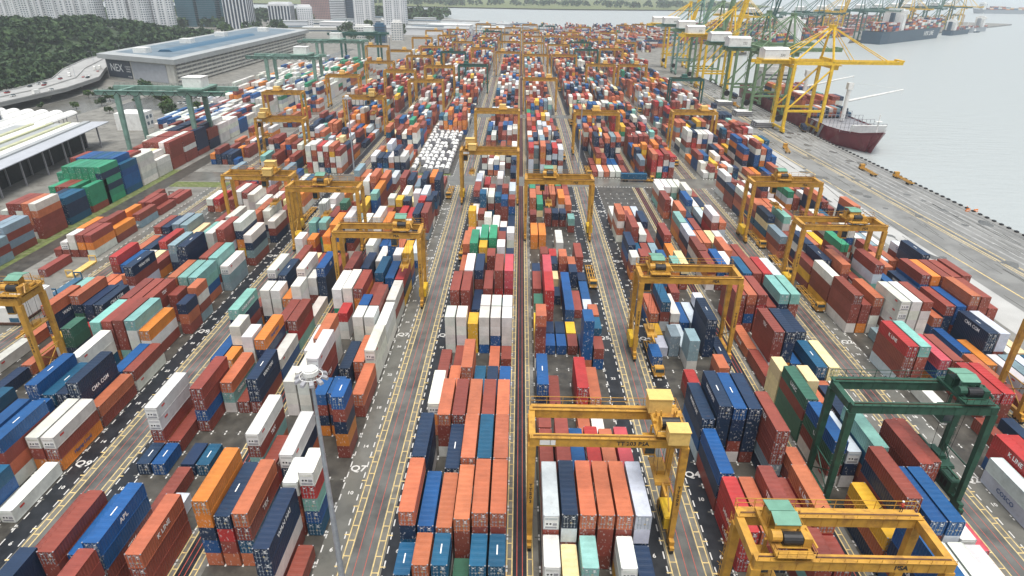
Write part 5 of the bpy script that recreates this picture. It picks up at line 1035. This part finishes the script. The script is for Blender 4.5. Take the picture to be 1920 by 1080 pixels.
# vehicles on the flyover
def carm(m,L=4.4,H=1.45,van=False):
    e=empty('car',(0,0,0),0,'x','car','cars on the flyover'); b=MB(); b.box(-.9,.9,0,L,.3,.85); b.build('body',m,e)
    b=MB(); 
    if van: b.box(-.88,.88,.5,L,.85,H+.9)
    else: b.hexa([(-.85,1.0,.85),(.85,1.0,.85),(.85,L-.4,.85),(-.85,L-.4,.85)],[(-.7,1.6,H),(.7,1.6,H),(.7,L-1,H),(-.7,L-1,H)])
    b.build('cabin',M['white'] if van else M['glass'],e)
    for y in(.8,L-.9):
        for s in(-1,1): b=MB(); b.bar((s*.7,y,.33),(s*.92,y,.33),.33,n=8); b.build('wheel',M['rubber'],e)
    return e
rd=mk('car_red',(.4,.03,.03),.3); 
kinds=[carm(M['white']),carm(M['black']),carm(M['white'],6.5,2.0,True),carm(rd),carm(M['steel'])]; us=[True]*5; kn=['white car','dark car','white van','red car','silver car']
for i in range(26):
    seg=random.randrange(0,5); u=random.random(); a=Vector((*pa[seg],0)); c=Vector((*pa[seg+1],0)); t=(c-a).normalized(); off=random.choice([-13,-9.5,-6,5,9,12.5]); p_=a.lerp(c,u)+Vector((t.y,-t.x,0))*off; k=random.choice([0,0,1,2,3,4])
    o=kinds[k] if us[k] else copy_tree(kinds[k]); us[k]=False; o.location=(p_.x,p_.y,7.53); o.rotation_euler=(0,0,math.atan2(t.y,t.x)-PI/2); o['label']='%s on the elevated road, %s listed from its %s end, %s lane'%(kn[k],ordn(i),'near' if seg<3 else 'far','left' if off<0 else 'right')
for k in range(5):
    if us[k]:
        for ch in KIDS.get(kinds[k].name,[]): bpy.data.objects.remove(ch)
        bpy.data.objects.remove(kinds[k])
for i,p_ in enumerate(PT[2:12:2]):
    e=empty('street_lamp',(p_.x,p_.y,7.5),0,'double armed street lamp on the flyover median, %s from the near end'%ordn(i),'street lamp','street lamps on the flyover'); b=MB(); b.bar((0,0,1),(0,0,11),.15,n=6,r2=.08); b.build('pole',M['steel'],e); b=MB(); b.bar((0,0,10.8),(3,0,11.4),.08); b.bar((0,0,10.8),(-3,0,11.4),.08); b.box(2.6,3.8,-.25,.25,11.35,11.55); b.box(-3.8,-2.6,-.25,.25,11.35,11.55); b.build('lamp_head',M['lamp_grey'],e)
# warehouse with blue roof
r=empty('warehouse',(0,0,0),0,'big cream warehouse with blue roof and black sign on its end wall','building')
A=Vector((-295,558,0)); Bv=Vector((-378,600,0)); D1=Vector((.004,1,0)).normalized(); Lw=360; C1=A+D1*Lw; C2=Bv+D1*Lw; ew=(Bv-A); out_=Vector((D1.y,-D1.x,0))
hw=18
def lp(p_,z): return (p_.x,p_.y,z)
b=MB(); b.quad(lp(Bv,0),lp(A,0),lp(A,hw),lp(Bv,hw)); b.quad(lp(A,0),lp(C1,0),lp(C1,hw),lp(A,hw)); b.quad(lp(C1,0),lp(C2,0),lp(C2,hw),lp(C1,hw)); b.quad(lp(C2,0),lp(Bv,0),lp(Bv,hw),lp(C2,hw)); b.build('wall',M['wall_cream'],r)
e1=ew.normalized(); f0=-D1
def slabp(name,p0,p1,w,z0,z1,m,n_):
    q0=p0+n_*w; q1=p1+n_*w; b=MB(); b.hexa([lp(p0,z0),lp(p1,z0),lp(q1,z0),lp(q0,z0)],[lp(p0,z1),lp(p1,z1),lp(q1,z1),lp(q0,z1)]); return b.build(name,m,r)
rf=MB(); o=4; R1=A+out_*o+f0*o; R2=Bv-out_*o+f0*o; R3=C2-out_*o-f0*o; R4=C1+out_*o-f0*o
rf.hexa([lp(R1,hw+.01),lp(R2,hw+.01),lp(R3,hw+.01),lp(R4,hw+.01)],[lp(R1,hw+4),lp(R2,hw+4),lp(R3,hw+4),lp(R4,hw+4)]); rf.build('roof_fascia',M['roof_grey'],r)
I1=A+D1*14-out_*8; I2=Bv+D1*10+out_*5; I3=C2-D1*10+out_*5; I4=C1-D1*10-out_*8
b=MB(); b.poly([lp(I1,hw+4.05),lp(I4,hw+4.05),lp(I3,hw+4.05),lp(I2,hw+4.05)]); b.build('roof',M['roof_blue'],r)
m1=A.lerp(Bv,.42)+D1*40; m2=m1+D1*200; b=MB(); n_=out_*7; b.hexa([lp(m1-n_,hw+4.1),lp(m2-n_,hw+4.1),lp(m2+n_,hw+4.1),lp(m1+n_,hw+4.1)],[lp(m1-n_*.6,hw+6),lp(m2-n_*.6,hw+6),lp(m2+n_*.6,hw+6),lp(m1+n_*.6,hw+6)]); b.build('roof_monitor',M['roof_blue_dark'],r)
for (t_,u_) in((24,.62),(120,.7),(210,.75),(300,.5)):
    c=A.lerp(Bv,u_)+D1*t_; b=MB(); b.box(c.x-6,c.x+6,c.y-5,c.y+5,hw+3.9,hw+8.5); b.build('roof_plant_room',M['white'],r)
# end wall sign and ribbed panel
p0=A.lerp(Bv,.62)+f0*.5; p1=A.lerp(Bv,.985)+f0*.5
b=MB(); b.hexa([lp(p1,2),lp(p0,2),lp(p0-f0*.45,2),lp(p1-f0*.45,2)],[lp(p1,17),lp(p0,17),lp(p0-f0*.45,17),lp(p1-f0*.45,17)]); sg=b.build('sign_board',M['tower_dark'],r)
ez=math.atan2(-ew.y,-ew.x)
for (tx_,sz_,u_,z_) in (('NEX',9,.84,10.2),('LOGISTICS',1.7,.665,12),('CENTRE',1.7,.665,10),('LEASING',1.6,.665,8),('6333 4000',1.3,.66,3.6)):
    c=A.lerp(Bv,u_)+f0*.56; o=link('lettering',text_mesh(tx_,sz_,M['text_white'],.12 if sz_>5 else .03),sg); o.location=lp(c,z_); o.rotation_euler=(PI/2,0,ez)
p0=A.lerp(Bv,.1)+f0*.4; p1=A.lerp(Bv,.6)+f0*.4; b=MB(); b.hexa([lp(p1,2),lp(p0,2),lp(p0-f0*.35,2),lp(p1-f0*.35,2)],[lp(p1,17),lp(p0,17),lp(p0-f0*.35,17),lp(p1-f0*.35,17)]); b.build('ribbed_panel',M['ribbed_grey'],r)
for q in range(5): # storeys with open ramps facing the yard
    z=1+q*3.4
    slabp('parapet_band',A+D1*3+out_*.1,C1-D1*3+out_*.1,2.2,z,z+1.4,M['wall_cream'],out_)
    b=MB()
    for t_ in range(0,36): c=A+D1*(5+t_*9.8)+out_*.12; c2=c+D1*6.5; b.hexa([lp(c,z+1.7),lp(c2,z+1.7),lp(c2+out_*.1,z+1.7),lp(c+out_*.1,z+1.7)],[lp(c,z+3.1),lp(c2,z+3.1),lp(c2+out_*.1,z+3.1),lp(c+out_*.1,z+3.1)])
    b.build('ramp_openings',M['lamp_grey'],r)['kind']='stuff'
# towers
def tower(lb,x,y,w,d,h,wall,win,rz=.0,floor=3.2,style='grid',cat='tower',z=0,fins=None):
    r=empty('tower_block',(x,y,z),rz,lb,cat,None); b=MB(); b.box(-w/2,w/2,-d/2,d/2,0,h); b.box(-w/2+2,w/2-2,-d/2+2,d/2-2,h,h+3); b.build('wall',M[wall],r)
    b=MB(); nf=int(h/floor)
    def cells(n,f):
        for i in range(nf):
            z0=i*floor+1.1; z1=z0+1.35
            for j in range(n): f(j,n,z0,z1)
    if style=='grid':
        def F(j,n,z0,z1): 
            st=w/n; x0=-w/2+j*st+st*.22; x1=x0+st*.55; b.box(x0,x1,-d/2-.12,-d/2+.02,z0,z1,bottom=False)
        cells(max(3,int(w/3.6)),F)
        def G(j,n,z0,z1):
            st=d/n; y0=-d/2+j*st+st*.22; y1=y0+st*.55; b.box(w/2-.02,w/2+.12,y0,y1,z0,z1,bottom=False)
        cells(max(2,int(d/3.6)),G)
    elif style=='bands':
        for i in range(nf): b.box(-w/2-.1,w/2+.1,-d/2-.1,d/2+.1,i*floor+1.2,i*floor+2.5,bottom=False)
    else:
        st=w/7
        for j in range(7): b.box(-w/2+j*st+st*.2,-w/2+j*st+st*.8,-d/2-.15,-d/2+.02,3,h-3)
        st=d/4
        for j in range(4): b.box(w/2-.02,w/2+.15,-d/2+j*st+st*.2,-d/2+j*st+st*.8,3,h-3)
    o=b.build('windows',M[win],r); o['kind']='stuff'
    if fins:
        b=MB()
        for q in fins: b.box(w*q-1.6,w*q+1.6,-d/2-2.5,-d/2-.2,0,h+2)
        b.build('stair_fin',M[wall],r)
    return r
hb=[(-905,1180),(-872,1165),(-840,1150),(-806,1120),(-770,1100),(-728,1050),(-698,1030),(-664,1010),(-634,1005),(-600,1015),(-572,1025),(-545,1040)]
for i,(x,y) in enumerate(hb): tower('pale high rise flat block above the wood, %s from the left'%ordn(i),x,y,27,20,118+9*(i%3),'tower_white','tower_window',rz=.3 if i%2 else -.1,fins=(-.28,.12) if i%3 else (0,.38))
for i,(x,y) in enumerate([(-985,1250),(-950,1230),(-1010,1150),(-960,1120)]): tower('pale flat block at the top left corner, %s of four'%ordn(i),x,y,27,20,125,'tower_white','tower_window',rz=.1,fins=(0,.3))
tower('dark teal glass tower right of the pale flats, left one',-628,1290,34,30,130,'tower_teal','tower_window',style='bands')
tower('dark teal glass tower right of the pale flats, middle one',-588,1290,34,30,135,'tower_teal','tower_window',style='bands')
tower('dark teal glass tower right of the pale flats, right one',-553,1300,26,30,130,'tower_teal','tower_window',style='bands')
tower('black and white striped office tower behind the blue roof',-500,1210,42,32,110,'tower_white','tower_dark',style='stripes')
tower('shorter striped office block right of the black and white tower',-442,1260,40,26,42,'tower_white','tower_dark',style='stripes')
tower('stepped white block beside the short striped office',-400,1260,26,24,38,'tower_white','tower_window',rz=.4)
tower('pinkish brown office block behind the stepped white one',-425,1480,90,30,48,'tower_pink','tower_window')
tower('grey slab tower next to the pink block',-372,1400,30,30,85,'tower_white','tower_dark',style='bands')
tower('dark grey tower left of the round pale tower',-345,1410,34,30,110,'tower_dark','tower_window',style='bands')
tower('slim pale tower with small window grid, left of the pair',-300,1310,34,30,120,'tower_white','tower_window',fins=(-.4,.1,.42))
tower('slim pale tower with small window grid, right of the pair',-222,1210,38,26,125,'tower_white','tower_window',fins=(-.42,-.05,.3))
tower('small dark blue glazed office block among low houses',-208,1000,16,14,24,'roof_blue_dark','tower_dark',style='bands',cat='building')
tower('white rectangular office block left of the dark blue one',-240,1030,26,14,20,'white','tower_window',cat='building')
tower('white rectangular block behind the dark blue office',-190,1040,16,14,26,'white','tower_window',cat='building')
rr=random.Random(21)
for i in range(34):
    x=rr.uniform(-420,60); y=rr.uniform(1150,1390)
    if -330<x<-190 and y<1360: y+=220
    w=rr.uniform(25,75); r=empty('low_building',(x,y,0),rr.uniform(-.3,.3),'low %s building in the far town, %s counted from the left side'%(rr.choice(['pale','white','grey']),ordn(i)),'building','low buildings in the far town'); b=MB(); d=rr.uniform(14,30); h=rr.uniform(6,16); b.box(-w/2,w/2,-d/2,d/2,0,h); b.build('wall',M[rr.choice(['white','wall_cream','tower_white'])],r); b=MB(); b.box(-w/2-.5,w/2+.5,-d/2-.5,d/2+.5,h+.01,h+1); b.build('roof',M[rr.choice(['roof_grey','roof_blue','white','roof_grey'])],r)
    b=MB(); b.box(-w/2+1,w/2-1,-d/2-.1,-d/2-.01,h*.35,h*.6); b.build('window_band',M['tower_window'],r)
for i in range(4):
    r=empty('warehouse',(-110+rr.uniform(-60,60),1160+i*45,0),0,'long pale grey warehouse at the far end of the yard, %s from the front'%ordn(i),'building','far warehouses'); b=MB(); b.box(-80,80,-12,12,0,11); b.build('wall',M['tower_white'],r); b=MB(); b.hexa([(-81,-13,11.01),(81,-13,11.01),(81,13,11.01),(-81,13,11.01)],[(-81,-1,14),(81,-1,14),(81,1,14),(-81,1,14)]); b.build('roof',M['roof_grey'],r)
# far tree belt and low hills
b=MB()
for _ in range(420):
    x=rr.uniform(-1100,-190); y=rr.uniform(1480,1850) if x>-450 else rr.uniform(1150,1800)
    if _%3==0: x=rr.uniform(-700,900); y=rr.uniform(2480,2900); R=rr.uniform(9,17)
    for _ in range(45):
        d=Vector((rr.gauss(0,1),rr.gauss(0,1),abs(rr.gauss(0,.9)))).normalized()*R; leafcard(b,Vector((x,y,4))+d,5.5*rr.uniform(.6,1.2),rr)
tag(b.build('far_tree_belt',LEAF),'blue green belt of trees beyond the town at the top','forest',kind='stuff')
# bushes and parked vehicles on the ground below the flyover
for i in range(16):
    x=random.uniform(-330,-262) if i%2 else random.uniform(-345,-300); y=random.uniform(430,545); tree(x,y,0,random.uniform(.35,.6),'low bushy tree on the waste ground by the flyover, %s of the group'%ordn(i),i%4,'bushes by the flyover')
for i in range(18):
    o=copy_tree(kinds[0]) if us[0] is False else None
    if o: o.location=(-262+(i%9)*4.2+random.uniform(-.3,.3),(476 if i<9 else 500)+random.uniform(-.5,.5),.02); o.rotation_euler=(0,0,random.choice([0,PI])); o['label']='white car in the parking rows before the warehouse, %s from left, %s row'%(ordn(i%9),'near' if i<9 else 'far'); o['group']='parked cars before the warehouse'
strip('access_road',-292,-236,450,520,.006,M['asphalt']); strip('access_road',-236,-222,410,900,.007,M['asphalt_grey']); strip('access_road',-345,-300,380,560,.005,M['asphalt_grey'])
# flat racks and empties beside the siding
for i,(x,y,cc,lb) in enumerate([(-139.5,176,'crane_light','orange flat rack standing on the ground left of lane Q10'),(-136,163,'roof_blue_dark','blue flat rack near the brown container'),(-146,206,'white','white flat rack in front of the orange and red stack'),(-143,232,'rust','brown flat rack among the small containers, left'),(-148,245,'rust','brown flat rack among the small containers, right')]):
    e=empty('flat_rack',(x,y,.05),0,lb,'flat rack','flat racks'); m_=M[cc]; b=MB(); b.box(-1.2,1.2,0,12,.1,.6); b.build('platform',m_,e)
    for yy in(0,11.7): b=MB(); b.box(-1.2,-.95,yy,yy+.3,.6,2.6); b.box(.95,1.2,yy,yy+.3,.6,2.6); b.box(-.95,.95,yy+.02,yy+.28,2.2,2.6); b.build('end_frame',m_,e)
e=empty('covered_cargo',(-136.5,146,.05),0,'large white shrink wrapped cargo on a flat rack with a blue stripe','cargo'); b=MB(); b.box(-5,3,0,14,.8,5.2); b.box(-4.6,2.6,.3,13.7,5.2,5.5); b.build('wrapped_cargo',M['white'],e); b=MB(); b.box(-.4,.4,4,8,5.501,5.56); b.box(.5,3.02,-.03,0,.9,2.2); b.build('stripe',M['roof_blue_dark'],e); b=MB(); b.box(-5.2,3.2,-.3,14.3,.2,.797); b.build('platform',M['rust'],e)
# person-sized debris is left out; haze over everything
hm=bpy.data.materials.new('haze'); hm.use_nodes=True; n=hm.node_tree; n.nodes.clear(); o=n.nodes.new('ShaderNodeOutputMaterial'); v=n.nodes.new('ShaderNodeVolumePrincipled'); v.inputs['Color'].default_value=(.86,.93,1,1); v.inputs['Density'].default_value=.00011; v.inputs['Anisotropy'].default_value=.2; n.links.new(v.outputs[0],o.inputs['Volume'])
b=MB(); b.box(-9100,9100,-400,9100,-8,150); h=b.build('haze',hm); tag(h,kind='stuff')
